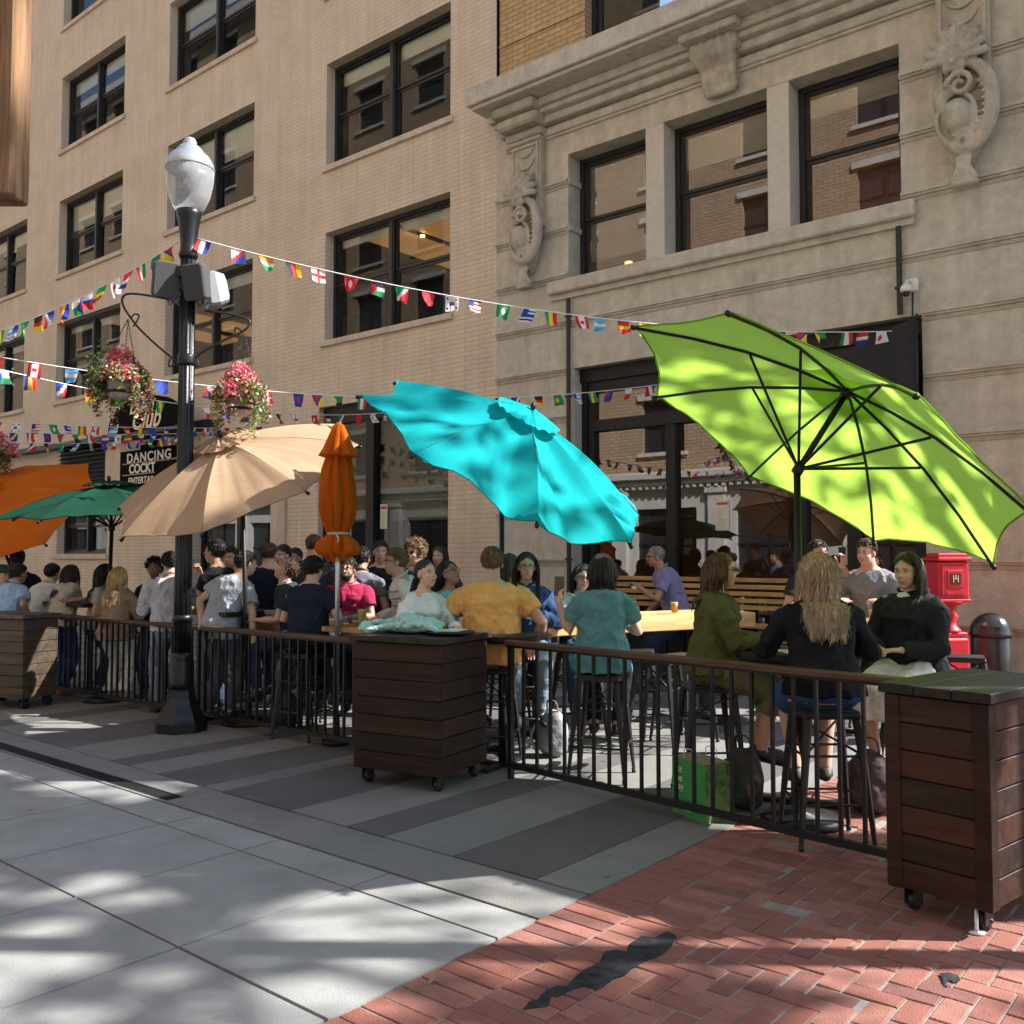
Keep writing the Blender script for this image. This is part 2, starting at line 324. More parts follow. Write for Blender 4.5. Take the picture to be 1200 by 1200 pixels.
slab(gut,-8.7,-5.73,3.34,3.365,gap=0); slab(gut,-8.7,-5.73,3.495,3.72,gap=0)
struct(gut.build('gutter',m_c2,local=True))
dr=MB(); dr.bb(-8.7,-5.73,3.367,3.493,-.028,-.022)
for k in range(198): xx=-8.69+k*.015; dr.bb(xx,xx+.007,3.37,3.49,-.021,-.002)
dr.bb(-8.7,-5.73,3.366,3.374,-.021,0); dr.bb(-8.7,-5.73,3.486,3.494,-.021,0)
tag(dr.build('drain_grate',M_iron),'long narrow slotted iron drain grate set in the pale gutter strip','drain')
st=MB(); bounds=[(EDGE,-2.95,1),(-2.95,-3.51,0),(-3.51,-4.05,1),(-4.05,-4.37,0),(-4.37,-4.91,1),(-4.91,-5.66,0),(-5.66,-5.89,1),(-5.89,-6.47,0),(-6.47,-6.89,1),(-6.89,-7.17,0),(-7.17,-7.91,1),(-7.91,-8.66,0)]
x=-8.66; k=1
while x>-34:
    w_=[.5,.7,.35,.6][k%4]; bounds.append((x,x-w_,k%2)); x-=w_; k+=1
for b,a,l in bounds: slab(st,a,b,3.73,11.32,mi=l,gap=.004)
struct(st.build('plaza_paving',[m_sd,m_sl],local=True))
# brick paving, every brick modelled
m_br=[mat('paving_brick_%s'%n,c,.85,var=.16,vscale=12,bump=.35,bscale=120,dirt=.4,dirtcol=(.13,.07,.06)) for n,c in (('red',(.215,.078,.056)),('rose',(.26,.108,.080)),('brown',(.165,.065,.052)))]
m_mort=mat('mortar_joint',(.22,.205,.18),.95,var=.3,vscale=6,bump=.3)
bp_=MB()
def brick(x0,x1,y0,y1):
    if x1<=x0+.01 or y1<=y0+.01: return
    z=random.uniform(-.004,.0015)-(0.005 if random.random()<.07 else 0); g_=random.uniform(.003,.0055); b_=.003; mi=random.choice((0,0,0,1,1,2))
    tx=random.uniform(-.0025,.0025)
    a=[(x0+g_,y0+g_),(x1-g_,y0+g_),(x1-g_,y1-g_),(x0+g_,y1-g_)]; c=[(x0+g_+b_,y0+g_+b_),(x1-g_-b_,y0+g_+b_),(x1-g_-b_,y1-g_-b_),(x0+g_+b_,y1-g_-b_)]
    zz=[z-tx,z+tx,z+tx,z-tx]
    vs=[(p[0],p[1],-.02) for p in a]+[(p[0],p[1],z_-b_) for p,z_ in zip(a,zz)]+[(p[0],p[1],z_) for p,z_ in zip(c,zz)]
    fs=[(i,(i+1)%4,4+(i+1)%4,4+i) for i in range(4)]+[(4+i,4+(i+1)%4,8+(i+1)%4,8+i) for i in range(4)]+[(8,9,10,11)]
    bp_.add(vs,fs,mi)
W=.1; X0=EDGE+.58; Y0=-1.2; Y1=11.3; X1=3.2
y=Y0
while y<Y1: brick(EDGE,EDGE+.29,y,y+W); brick(EDGE+.29,X0,y+.03,y+.03+W); y+=W
for i in range(int((X1-X0)/W)):
    for j in range(int((Y1-Y0)/W)):
        k=(i-j)%4; x=X0+i*W; y=Y0+j*W
        if k==0: brick(x,x+2*W,y,y+W)
        elif k==3: brick(x,x+W,y,y+2*W)
        elif i==0 and k==1: brick(x,x+W,y,y+W)
o=struct(bp_.build('brick_paving',m_br,local=True))
mo=MB(); mo.bb(EDGE,X1+.2,Y0,Y1,-.029,-.0065); struct(mo.build('paving_mortar',m_mort,local=True))
pp=[(690,775),(712,748),(735,745),(765,712),(800,700),(830,700),(860,668),(880,650),(935,625),(950,590),(985,584),(1020,590),(1030,565),(1070,540),(1110,545),(1150,525),(1180,540),(1165,570),(1130,600),(1100,610),(1040,640),(1020,660),(985,672),(960,690),(930,710),(890,702),(850,710),(800,735),(780,730),(770,765),(730,770)]
pa=MB(); pa.prism([G(360+a/2.727,900+b/2.727)+V((0,0,.001)) for a,b in pp][::-1],(0,0,.004))
struct(pa.build('road_patch',mat('bitumen_patch',(.034,.036,.038),.95,var=.4,vscale=25,bump=.5,bscale=90,spec=.1),local=True))
p2=MB(); q=[(930,1040),(960,1038),(990,1048),(997,1062),(975,1070),(962,1062),(950,1072),(955,1085),(945,1082),(940,1060)]
p2.prism([G(760+a/2.727,760+b/2.727)+V((0,0,.001)) for a,b in q][::-1],(0,0,.003)); struct(p2.build('road_patch',MATS['bitumen_patch'],local=True))

# ============================================================ BRICK BUILDING (painted beige)
m_pb=brickmat('beige_painted_brick',(.68,.575,.45),(.65,.545,.42),(.54,.45,.345),.30,.078,.008,.45,.75,dirt=.28)
m_room=mat('dark_room',(.14,.125,.11),.9,var=.2,bump=0)
m_roomwood=woodmat('room_wood_ceiling',(.45,.20,.07),.7,.5,0,.3)
m_lamp=mat('ceiling_lamp_light',(1,.72,.4),.5,var=0,bump=0,emit=6)
m_blind=mat('window_blind',(.78,.75,.68),.8,var=.08,vscale=2,bump=0,trans=.15)
M_bsill=mat('painted_sill',(.57,.48,.375),.7,var=.1,bump=.1,streak=.15)
XB=-9.72
BB=root('brick_building','tall beige painted brick building with black framed sash windows, cellar bar at street level','building',(-22,FAC,0))
sx0=[(-13.98,-10.74),(-19.62,-16.29),(-24.95,-21.64),(-30.2,-26.88),(-35.5,-32.2)]
cols_x=sx0
zrows=[(5.6,7.66),(8.93,10.92),(12.26,14.25),(15.6,17.6)]
holes=[(a,b,c,d) for a,b in cols_x for c,d in zrows]
SH=(FY(378,0).x,FY(527,0).x,.0,4.36)            # big bar window at street level
DO=(-18.35,-15.56,0.,3.2)
SW=[(-24.71,-22.1,1.62,3.0),(-29.6,-27.0,1.62,3.0)]
LV=(-24.4,-20.2,3.55,4.55)
holes+=[SH,DO]+SW
wm=MB(); wall(wm,-46,XB,0,20,FAC,holes,.32)
wm.bb(-46,XB,FAC-.12,FAC+.3,20,20.6)
wm.bb(-46,-45.7,FAC+.33,FAC+9,0,20)
wm.build('wall',m_pb,BB)
# rooms behind the glass
rm=MB()
for k,(z0,z1) in enumerate([(0,5.0)]+[(z-.9,z+2.5) for z,_ in zrows]):
    rm.bb(-46,XB,FAC+5,FAC+5.1,z0,z1); 
    rm.bb(-46,XB,FAC+.36,FAC+5,z0-.12,z0-.02)
rm.bb(-46,XB,FAC+.36,FAC+5,17.98,18.1)
rm.build('interior',m_room,BB)
m_ce=mat('glowing_wood_ceiling',(.62,.30,.10),.5,var=.12,bump=0,emit=.16)  # lamplight on the planks put in as their own faint glow
for x in (-13.6,-12.4,-11.2,-24,-22.4): MB().bb(x-.42,x+.42,FAC+.6,FAC+4.6,7.80,7.88).build('ceiling_panel',m_ce,BB)
for x,y_ in ((-12.9,1.5),(-11.6,2.2),(-12.2,3.4),(-13.6,3.8),(-18.3,1.8),(-22.9,2)): MB().lathe((x,FAC+y_,7.75),[(.045,0),(.045,.03)],12).build('ceiling_lamp',m_lamp,BB)
MB().bb(-17.2,-16.9,FAC+2,FAC+2.3,10.95,10.99).build('ceiling_lamp',m_lamp,BB)
def sash(parent,x0,x1,z0,z1,Y,two=True,blind=0,meet=.52,glass=None,fm=None,mw=.13):
    """window frame with panes; x0..x1, z0..z1 is the opening, Y the outer face of the frame"""
    fm=fm or M_winframe; f=MB(); t=.075
    f.bb(x0,x0+t,Y,Y+.1,z0,z1); f.bb(x1-t,x1,Y,Y+.1,z0,z1); f.bb(x0+t,x1-t,Y,Y+.1,z1-t,z1); f.bb(x0+t,x1-t,Y,Y+.1,z0,z0+.06)
    bays=[(x0+t,x1-t)]
    if two:
        c=(x0+x1)/2; f.bb(c-mw/2,c+mw/2,Y-.02,Y+.1,z0+.061,z1-t-.001); f.bb(c-mw*.28,c+mw*.28,Y-.035,Y-.021,z0+.061,z1-t-.001); bays=[(x0+t,c-mw/2),(c+mw/2,x1-t)]
    zm=z0+(z1-z0)*meet
    for a,b in bays:
        s_=.045
        f.bb(a,a+s_,Y+.035,Y+.085,zm,z1-t-.001); f.bb(b-s_,b,Y+.035,Y+.085,zm,z1-t-.001); f.bb(a+s_,b-s_,Y+.035,Y+.085,zm,zm+.045); f.bb(a+s_,b-s_,Y+.035,Y+.085,z1-t-.04,z1-t-.001)
        f.bb(a,a+s_,Y+.06,Y+.098,z0+.061,zm-.001); f.bb(b-s_,b,Y+.06,Y+.098,z0+.061,zm-.001); f.bb(a+s_,b-s_,Y+.06,Y+.098,zm-.05,zm-.001); f.bb(a+s_,b-s_,Y+.06,Y+.098,z0+.061,z0+.11)
    W_=f.build('window',fm,parent)
    p=MB()
    for a,b in bays:
        p.bb(a+.046,b-.046,Y+.055,Y+.061,zm+.046,z1-t-.041); p.bb(a+.046,b-.046,Y+.075,Y+.081,z0+.111,zm-.051)
    p.build('pane',glass or M_glass,W_)
    if blind:
        bl=MB()
        for a,b in bays:
            zz=z1-(z1-z0)*blind*random.uniform(.8,1.1); n=int((z1-t-zz)/.035)
            for k in range(n): z=z1-t-.02-k*.035; bl.add([(a+.03,Y+.13,z),(b-.03,Y+.13,z),(b-.03,Y+.155,z-.03),(a+.03,Y+.155,z-.03)],[(0,1,2,3)])
        bl.build('blind',m_blind,W_)
    return W_
for ci,(a,b) in enumerate(cols_x):
    for ri,(c,d) in enumerate(zrows):
        Wn=sash(BB,a+.002,b-.002,c+.002,d-.002,FAC+.2,blind=(.12,.42,.30,.5)[ri] if (ci+ri)%3!=1 else .2)
        s_=MB(); s_.bb(a-.08,b+.08,FAC-.06,FAC+.198,c-.11,c-.001,bev=.008); s_.build('sill',M_bsill,Wn)
# street-level bar window
a,b,c,d=SH; f=MB(); Y=FAC+.12
f.bb(a,b,Y,Y+.14,d-.32,d-.002); f.bb(a+.002,a+.12,Y,Y+.14,.0,d-.33); f.bb(b-.12,b-.002,Y,Y+.14,.0,d-.33); f.bb(a+.12,b-.12,Y,Y+.14,0,.35)
mxs=[FY(432,0).x]
for m_ in mxs: f.bb(m_-.1,m_+.1,Y-.02,Y+.14,.351,d-.331)
bw=f.build('window',M_black,BB)
p=MB(); ed=[a+.12]+[m_ for m_ in mxs]+[b-.12]
for i in range(len(ed)-1): p.bb(ed[i]+(.1 if i else 0),ed[i+1]-(.1 if i<len(ed)-2 else 0),Y+.07,Y+.078,.351,d-.331)
p.build('pane',M_glass,bw)
bl=MB()
for i in range(len(ed)-1): bl.bb(ed[i]+.13,ed[i+1]-.13,Y+.2,Y+.21,2.2,d-.32)
bl.build('blind',mat('dark_woven_shade',(.13,.125,.11),.9,var=.25,vscale=30,bump=.2,stretch=(1,1,5)),bw)
me_=MB(); pc=FY(446,605,FAC+.1); me_.bb(pc.x-.09,pc.x+.09,FAC+.175,FAC+.183,pc.z-.22,pc.z+.22); me_.bb(pc.x-.07,pc.x+.07,FAC+.172,FAC+.1745,pc.z+.13,pc.z+.18,mi=1)
for k in range(9): me_.bb(pc.x-.06,pc.x+random.uniform(.01,.06),FAC+.172,FAC+.1745,pc.z-.18+k*.032,pc.z-.174+k*.032,mi=2)
tag(me_.build('menu_sheet',[mat('menu_paper',(.62,.62,.5),.8,var=.05,bump=0),mat('red_print',(.5,.05,.03),.7,var=0,bump=0),mat('grey_print',(.2,.2,.18),.8,var=0,bump=0)]),'pale menu sheet taped inside the window under the woven shade','menu')
# doorway under the tan umbrella
a,b,c,d=DO; f=MB(); Y=FAC+.2
f.bb(a+.001,a+.1,Y,Y+.12,0,d-.002); f.bb(b-.1,b-.001,Y,Y+.12,0,d-.002); f.bb(a+.1,b-.1,Y,Y+.12,d-.25,d-.002); f.bb((a+b)/2-.06,(a+b)/2+.06,Y,Y+.12,0,d-.251)
dw=f.build('door',M_black,BB); p=MB()
for x0,x1 in ((a+.1,(a+b)/2-.06),((a+b)/2+.06,b-.1)): p.bb(x0,x1,Y+.05,Y+.058,.0,d-.251)
p.build('pane',M_shopglass,dw)
h=MB(); h.tube([((a+b)/2+.14,Y-.03,.9),((a+b)/2+.14,Y-.05,.95),((a+b)/2+.14,Y-.05,1.3),((a+b)/2+.14,Y-.03,1.35)],.012,8); h.build('handle',M_steel,dw)
for x in (-15.3,-18.75): MB().bb(x-.22,x+.22,FAC-.06,FAC-.001,0,3.6,bev=.01).build('pilaster',M_bsill,BB)
for a,b,c,d in SW:
    Wn=sash(BB,a+.002,b-.002,c+.002,d-.002,FAC+.2,blind=.3); s_=MB(); s_.bb(a-.08,b+.08,FAC-.06,FAC+.198,c-.13,c-.001,bev=.008); s_.build('sill',M_bsill,Wn)
# louvred dark band and fascia over the club entrance
a,b,c,d=-24.5,-22.15,3.1,4.3
lo=MB(); lo.bb(a,b,FAC-.03,FAC-.001,c,d)
for k in range(11): z=c+.06+k*.105; lo.add([(a,FAC-.1,z),(b,FAC-.1,z),(b,FAC-.032,z+.07),(a,FAC-.032,z+.07)],[(0,1,2,3)])
lo.build('louvre_panel',M_black,BB)
fa=MB(); fa.bb(-32,-17.4,FAC-.3,FAC-.001,4.302,4.42); fa.build('fascia',M_black,BB)
pn=MB(); pn.bb(-22.14,-19.2,FAC-.05,FAC-.001,2.9,4.3); pn.build('pale_panel',M_bsill,BB)
# ============================================================ STONE BUILDING
m_st=mat('limestone',(.53,.50,.425),.85,var=.15,vscale=7,bump=.5,bscale=45,dirt=.5,dirtcol=(.31,.285,.23),detail=9,streak=.09)
m_std=mat('carved_limestone',(.46,.425,.35),.85,var=.18,vscale=6,bump=.35,bscale=55,dirt=.5,dirtcol=(.20,.18,.145),detail=9,streak=.12)
m_stl=mat('smooth_limestone_pier',(.56,.53,.46),.8,var=.08,vscale=9,bump=.2,bscale=80)
m_yb=brickmat('buff_brick',(.58,.40,.19),(.50,.33,.15),(.30,.23,.14),.24,.082,.010,.8,.8,dirt=.25)
XE=-1.75
SB=root('stone_building','pale carved limestone corner building with three upper windows and a big dark shopfront','building',(-6,FAC,0))
WN=[(-8.30,-6.95),(-6.65,-5.13),(-4.83,-3.47)]; WZ=(5.7,7.62)
SF=(FY(671,0).x,-3.27,0,4.36)
DS=(2.2,2.2)
wm=MB(); wall(wm,XB,XE,0,8.6,FAC,[SF,(WN[0][0],WN[2][1],WZ[0],WZ[1])],.45)
wm.add([(XE,FAC,0),(XE,FAC+14,0),(XE,FAC+14,8.6),(XE,FAC,8.6)],[(0,1,2,3)])
wm.build('wall',m_st,SB)
ub=MB(); uh=[(-8.0,-6.3,9.3,11.4),(-5.2,-3.5,9.3,11.4),(-8.0,-6.3,12.8,14.8),(-5.2,-3.5,12.8,14.8)]
wall(ub,XB+.05,XE-.1,8.6,19.5,FAC+.02,uh,.3); ub.add([(XE-.1,FAC+.02,8.6),(XE-.1,FAC+14,8.6),(XE-.1,FAC+14,19.5),(XE-.1,FAC+.02,19.5)],[(0,1,2,3)])
ub.bb(XB+.05,XE+.2,FAC-.5,FAC+14,19.5,20)
for z in (9.72,10.9,12.1): ub.bb(XB+.06,-8.001,FAC-.012,FAC+.019,z,z+.02)
ub.build('upper_wall',m_yb,SB)
for h in uh: sash(SB,h[0]+.002,h[1]-.002,h[2]+.002,h[3]-.002,FAC+.2,two=False,blind=.3)
# piers between the three windows
for a,b in ((-6.949,-6.651),(-5.129,-4.831)): MB().bb(a,b,FAC+.002,FAC+.46,WZ[0]+.001,WZ[1]-.001,bev=.006).build('window_pier',m_stl,SB)
sl_=MB(); sl_.bb(-8.62,-3.3,FAC-.13,FAC+.44,5.5,5.699,bev=.02); sl_.bb(-8.6,-3.32,FAC-.05,FAC-.001,5.42,5.499); sl_.build('window_sill',m_st,SB)
# rusticated courses: proud mouldings, cut where openings are
for k in range(-1,9):
    z=1.49+.71*k
    segs=[(XB+.01,XE)]
    def cut(a,b):
        global segs
        out=[]
        for p,q in segs:
            if b<=p or a>=q: out.append((p,q))
            else:
                if a>p: out.append((p,a))
                if b<q: out.append((b,q))
        segs=out
    if z<4.4: cut(SF[0]-.1,SF[1]+.02)
    if 5.2<z<7.7: cut(-8.3 if z>5.7 else -8.64,WN[2][1] if z>5.7 else -3.28)
    for a,b in segs:
        mb=MB()
        for dz,h,pr_ in ((.0,.028,.030),(.029,.022,.055),(.052,.03,.035),(-.03,.012,.012)): mb.bb(a,b,FAC-pr_,FAC-.001,z+dz,z+dz+h)
        mb.bb(a,b,FAC-.018,FAC-.001,z-.05,z-.038)
        mb.build('string_course',m_st,SB)
# reveals of the window band carry the same courses (left jamb)
for z in (6.46,7.17): MB().bb(-8.299,-8.27,FAC+.002,FAC+.4,z,z+.09).build('jamb_course',m_st,SB)
# cornice
co=MB()
for y0,z0,z1,x0 in ((.72,8.52,8.80,XB-.02),(.66,8.46,8.519,XB+.04),(.34,8.34,8.459,XB+.1),(.27,8.26,8.339,XB+.16),(.16,8.14,8.259,XB+.2),(.07,7.98,8.10,XB+.22),(.04,7.94,7.979,XB+.22)):
    co.bb(x0,XE+y0,FAC-y0,FAC-.001,z0,z1,bev=.015)
co.bb(XB-.02,XE+.7,FAC+.019-.1,FAC+.018,8.801,8.83)
co.build('cornice',m_st,SB)
# pilasters with relief and caps
def crescent(mb,c,w_,h_):
    pts=[];n=9
    for i in range(n):
        u=i/(n-1)*2-1; pts.append(V((c.x+u*w_,c.y-.012,c.z+(u*u*.9-.4)*h_+(.35*h_ if abs(u)>.85 else 0))))
    mb.tube(pts,[.006+.022*(1-abs(i/(n-1)*2-1)) for i in range(n)],8,flat=.9)
for x0,x1 in ((-9.30,-8.72),(-3.02,-2.46)):
    mb=MB(); mb.bb(x0,x1,FAC-.14,FAC-.001,6.6,8.0,bev=.01); xm=(x0+x1)/2
    for s_ in (x0+.05,x1-.05): mb.bb(s_-.02,s_+.02,FAC-.165,FAC-.141,6.7,7.9)
    mb.bb(x0+.07,x1-.07,FAC-.165,FAC-.141,7.86,7.9)
    mb.bb(x0-.06,x1+.06,FAC-.22,FAC-.001,8.0,8.12,bev=.03); mb.bb(x0-.02,x1+.02,FAC-.18,FAC-.001,7.93,7.999,bev=.02); mb.bb(x0-.1,x1+.1,FAC-.4,FAC-.001,8.121,8.3,bev=.04); mb.bb(x0-.12,x1+.12,FAC-.5,FAC-.001,8.301,8.455,bev=.03)
    for k in range(6): crescent(mb,V((xm,FAC-.145,7.76-k*.2)),.17,.1)
    mb.build('pilaster',m_std,SB)
def spiral(mb,c,r0,r1,turns,a0,th0,th1,y,dirn=1,n=30):
    pts=[];rad=[]
    for i in range(n):
        t=i/(n-1); a=a0+dirn*turns*2*PI*t; r=r0+(r1-r0)*t; pts.append(V((c[0]+r*math.cos(a),y,c[1]+r*math.sin(a)))); rad.append(th0+(th1-th0)*t)
    mb.tube(pts,rad,8)
def cartouche(xc,zc,w_,h_):
    """carved shell over a scrolled oval shield with a leafy foot"""
    m=MB(); y=FAC-.16
    def P(u,v): return (xc+u*w_/2,zc+v*h_/2)
    sx,sz=P(-.1,.5)
    for k in range(9):     # shell ribs
        a=R(10+k*20); L_=h_*.215*(1-.12*abs(k-4)/4)
        e=V((sx+math.cos(a)*L_*.9,y-.10,sz+math.sin(a)*L_)); m.tube([V((sx,y-.05,sz)),V((sx,y-.12,sz)).lerp(e,.5)+V((0,-.05,0)),e,e+V((0,.07,.01))],[.018,.036,.050,.030],8)
    m.ell((sx,y-.03,sz+h_*.10),(w_*.34,.12,h_*.145)); m.ell((sx,y-.16,sz),(.05,.05,.045))
    for u in (-.22,.0,.2): m.ell((sx+u*w_*.5,y-.12,sz-.05),(.045,.05,.06))
    cx,cz=P(.12,-.02); 
    pts=[];rad=[]
    for i in range(20):    # big C scroll on the right
        a=R(110-i*13); pts.append(V((cx+math.cos(a)*w_*.40,y-.05,cz+math.sin(a)*h_*.26))); rad.append(.05+.03*math.sin(PI*i/19))
    m.tube(pts,rad,8)
    for i in range(9):
        a=R(40-i*12); m.ell((cx+math.cos(a)*w_*.29,y-.06,cz+math.sin(a)*h_*.19),(.035,.05,.018))
    spiral(m,P(.05,.22),.13*w_/.62,.02,1.5,R(180),.035,.025,y-.12,-1)
    spiral(m,P(-.5,.17),.10,.02,1.3,R(0),.03,.02,y-.08,1)
    m.ell((P(-.52,.08)[0],y-.05,P(0,.08)[1]),(.07,.09,.14)); m.ell((P(-.7,.14)[0],y,P(0,.14)[1]),(.05,.07,.13))
    bx,bz=P(-.08,-.14); m.ell((bx,y-.10,bz),(w_*.22,.11,h_*.105))
    pts=[V((bx+math.cos(R(a))*w_*.30,y-.06,bz+math.sin(R(a))*h_*.15)) for a in range(95,300,17)]; m.tube(pts,.028,8)
    pts=[V((bx+math.cos(R(a))*w_*.27,y-.08,bz+math.sin(R(a))*h_*.14)) for a in range(80,-80,-17)]; m.tube(pts,.026,8)
    m.tube([V((P(-.1,-.05)[0],y+.02,P(0,-.05)[1])),V((P(0,-.3)[0],y,P(0,-.3)[1])),V((P(.05,-.66)[0],y+.03,P(0,-.66)[1]))],[w_*.30,w_*.27,w_*.13],12,flat=.5,fdir=V((0,1,0)))
    spiral(m,P(.12,-.46),.12,.02,1.6,R(150),.035,.022,y-.10,-1)
    for u in (-.10,-.03,.04,.11): m.tube([V((P(.05,0)[0]+u*.6,y-.03,P(0,-.62)[1])),V((P(.05,0)[0]+u*.5,y-.06,P(0,-.75)[1])),V((P(.05,0)[0]+u*1.2,y-.05,P(0,-.92)[1]))],[.03,.025,.04],6)
    m.ell((P(.06,0)[0],y-.02,P(0,-.95)[1]),(w_*.22,.09,.04))
    # the block it is carved from
    m.ell((xc,FAC-.04,zc+.05),(w_*.36,.12,h_*.40))
    return remesh(m,'carved_ornament',m_std,.014,SB,sm=1)
cartouche(-9.02,6.56,.66,1.86); cartouche(-2.76,6.58,.72,1.86)
# scrolled console bracket over the middle window
m=MB(); xc=-5.72
for k,u in enumerate((-.2,-.1,0,.1,.2)):
    pts=[V((xc+u,FAC-.1,7.72)),V((xc+u,FAC-.16,7.9)),V((xc+u,FAC-.17,8.02)),V((xc+u*1.25,FAC-.30,8.14)),V((xc+u*1.25,FAC-.37,8.26)),V((xc+u*1.25,FAC-.27,8.36)),V((xc+u*1.25,FAC-.1,8.36))]
    m.tube(pts,[.045,.05,.055,.06,.065,.06,.05],8)
m.bb(xc-.22,xc+.22,FAC-.14,FAC+.02,7.74,8.3); m.bb(xc-.26,xc+.26,FAC-.26,FAC+.02,8.1,8.36)
m.tube([V((xc-.34,FAC-.26,8.24)),V((xc+.34,FAC-.26,8.24))],.10,14); m.tube([V((xc-.20,FAC-.1,7.73)),V((xc+.2,FAC-.1,7.73))],.06,10)
remesh(m,'console_bracket',m_std,.016,SB,sm=1)
mb=MB(); mb.bb(xc-.42,xc+.42,FAC-.5,FAC-.001,8.35,8.455,bev=.02); mb.bb(xc-.5,xc+.5,FAC-.6,FAC-.001,8.456,8.515,bev=.01); mb.build('bracket_cap',m_st,SB)
# the three sash windows
for (a,b),bl in zip(WN,(.98,.3,.2)):
    sash(SB,a+.002,b-.002,WZ[0]+.001,WZ[1]-.001,FAC+.3,two=False,blind=bl,meet=.5,glass=M_glass2)
rm=MB(); rm.bb(XB+.01,XE-.01,FAC+4.5,FAC+4.6,0,8.5); rm.bb(XB+.01,XE-.01,FAC+.5,FAC+4.5,5.0,5.1); rm.bb(XB+.01,XE-.01,FAC+.5,FAC+4.5,8.4,8.5); rm.bb(XB+.01,XB+.1,FAC+.5,FAC+4.5,0,5.0)
rm.build('interior',mat('warm_room',(.40,.22,.13),.9,var=.2,bump=0),SB)
for x_ in (-6.0,-4.2): MB().bb(x_-.45,x_+.45,FAC+1.2,FAC+1.5,8.30,8.36).build('ceiling_lamp',m_lamp,SB)
for x_ in (-7.2,-5.6,-4.0): MB().lathe((x_,FAC+2.5,4.2),[(.12,0),(.14,.05),(.03,.2)],14).build('pendant_lamp',m_lamp,SB)
m=MB(); m.lathe((-7.75,FAC+.8,5.86),[(.06,0),(.06,.20)],12); m.build('window_lamp',mat('lit_lampshade',(1,.66,.25),.5,var=0,bump=0,emit=1.1),SB)
# shopfront
a,b,c,d=SF; Y=FAC+.2; f=MB()
f.bb(a+.002,b-.002,Y-.05,Y+.16,d-.2,d-.002); f.bb(a+.002,b-.002,Y,Y+.16,d-.36,d-.201)
f.bb(a+.002,a+.22,Y,Y+.16,0,d-.361); f.bb(a+.08,a+.12,Y-.04,Y-.001,0,d-.2); f.bb(b-.16,b-.002,Y,Y+.16,0,d-.361)
zt=3.42; f.bb(a+.221,b-.161,Y-.03,Y+.16,zt,zt+.16)
mx=[FY(782,0,Y).x,FY(930,0,Y).x,FY(990,0,Y).x]
for x in mx: f.bb(x-.075,x+.075,Y-.01,Y+.16,0.5,zt-.001)
f.bb(a+.221,b-.161,Y,Y+.16,0,.5)
sw=f.build('window',M_black,SB); p=MB(); ed=[a+.22]+mx+[b-.16]
for i in range(4): p.bb(ed[i]+(.076 if i else .001),ed[i+1]-(.076 if i<3 else .001),Y+.07,Y+.078,.501,zt-.001)
p.bb(a+.221,b-.161,Y+.07,Y+.078,zt+.161,d-.361)
p.build('pane',M_shopglass,sw)
def menu(pt,Y,label,w2=.085,h2=.15,col='red_print'):
    m=MB(); m.bb(pt.x-w2,pt.x+w2,Y-.009,Y-.001,pt.z-h2,pt.z+h2); m.bb(pt.x-w2*.8,pt.x+w2*.8,Y-.012,Y-.0095,pt.z+h2*.72,pt.z+h2*.88,mi=1)
    for k in range(8): m.bb(pt.x-w2*.75,pt.x+random.uniform(-.1,.9)*w2*.8,Y-.012,Y-.0095,pt.z-h2*.85+k*h2*.18,pt.z-h2*.85+k*h2*.18+.005,mi=2)
    return tag(m.build('menu_sheet',[MATS['menu_paper'],MATS[col],MATS['grey_print']]),label,'menu')
menu(FY(846,604,Y+.05),Y+.07,'white menu sheet taped to the big dark shopfront glass behind the lime umbrella pole',.10,.20)
mat('orange_print',(.8,.2,.03),.6,var=0,bump=0)
menu(FY(998,650,Y+.02),Y+.07,'orange and white notice on the glass beside the man in the grey sweatshirt',.09,.12,'orange_print')
# black cable conduits on the stone
def conduit(x,z0,z1,label,cap=False):
    m=MB(); m.bb(x-.03,x+.03,FAC-.085,FAC-.06,z0,z1); 
    z=z0+.3
    while z<z1: m.bb(x-.05,x+.05,FAC-.095,FAC-.056,z,z+.03); z+=1.2
    tag(m.build('cable_conduit',M_iron),label,'conduit')
conduit(FY(665,0,FAC-.07).x,.02,5.4,'black vertical conduit down the stone wall at the left edge of the shopfront')
conduit(FY(1048,0,FAC-.07).x,4.38,5.42,'short black vertical conduit between the stone sill and the shopfront head')
# security camera
c0=FY(1063,338,FAC-.2); cc=root('security_camera','small white dome security camera on a wall bracket below the stone sill','camera',c0)
m=MB(); m.bb(c0.x-.03,c0.x+.09,FAC-.12,FAC-.061,c0.z-.02,c0.z+.13,bev=.01); m.tube([V((c0.x+.03,FAC-.1,c0.z+.09)),V((c0.x-.01,FAC-.17,c0.z+.09)),V((c0.x-.01,FAC-.2,c0.z+.05))],.018,8); m.build('bracket',M_white,cc)
m=MB(); m.lathe(V((c0.x-.01,FAC-.2,c0.z-.04)),[(.04,0),(.062,.01),(.066,.05),(.05,.075),(.028,.095),(.0,.1)],20); m.build('housing',M_white,cc)
m=MB(); m.ell(V((c0.x-.01,FAC-.2,c0.z-.045)),(.045,.045,.05),n=16,m=10); m.build('lens_dome',mat('dark_dome',(.02,.02,.022),.08,var=0,bump=0),cc)
m=MB(); m.tube([V((c0.x+.02,FAC-.07,c0.z-.02)),V((c0.x+.015,FAC-.07,c0.z-.3)),V((c0.x+.06,FAC-.07,c0.z-.42))],.012,6); m.build('cable',M_iron,cc)
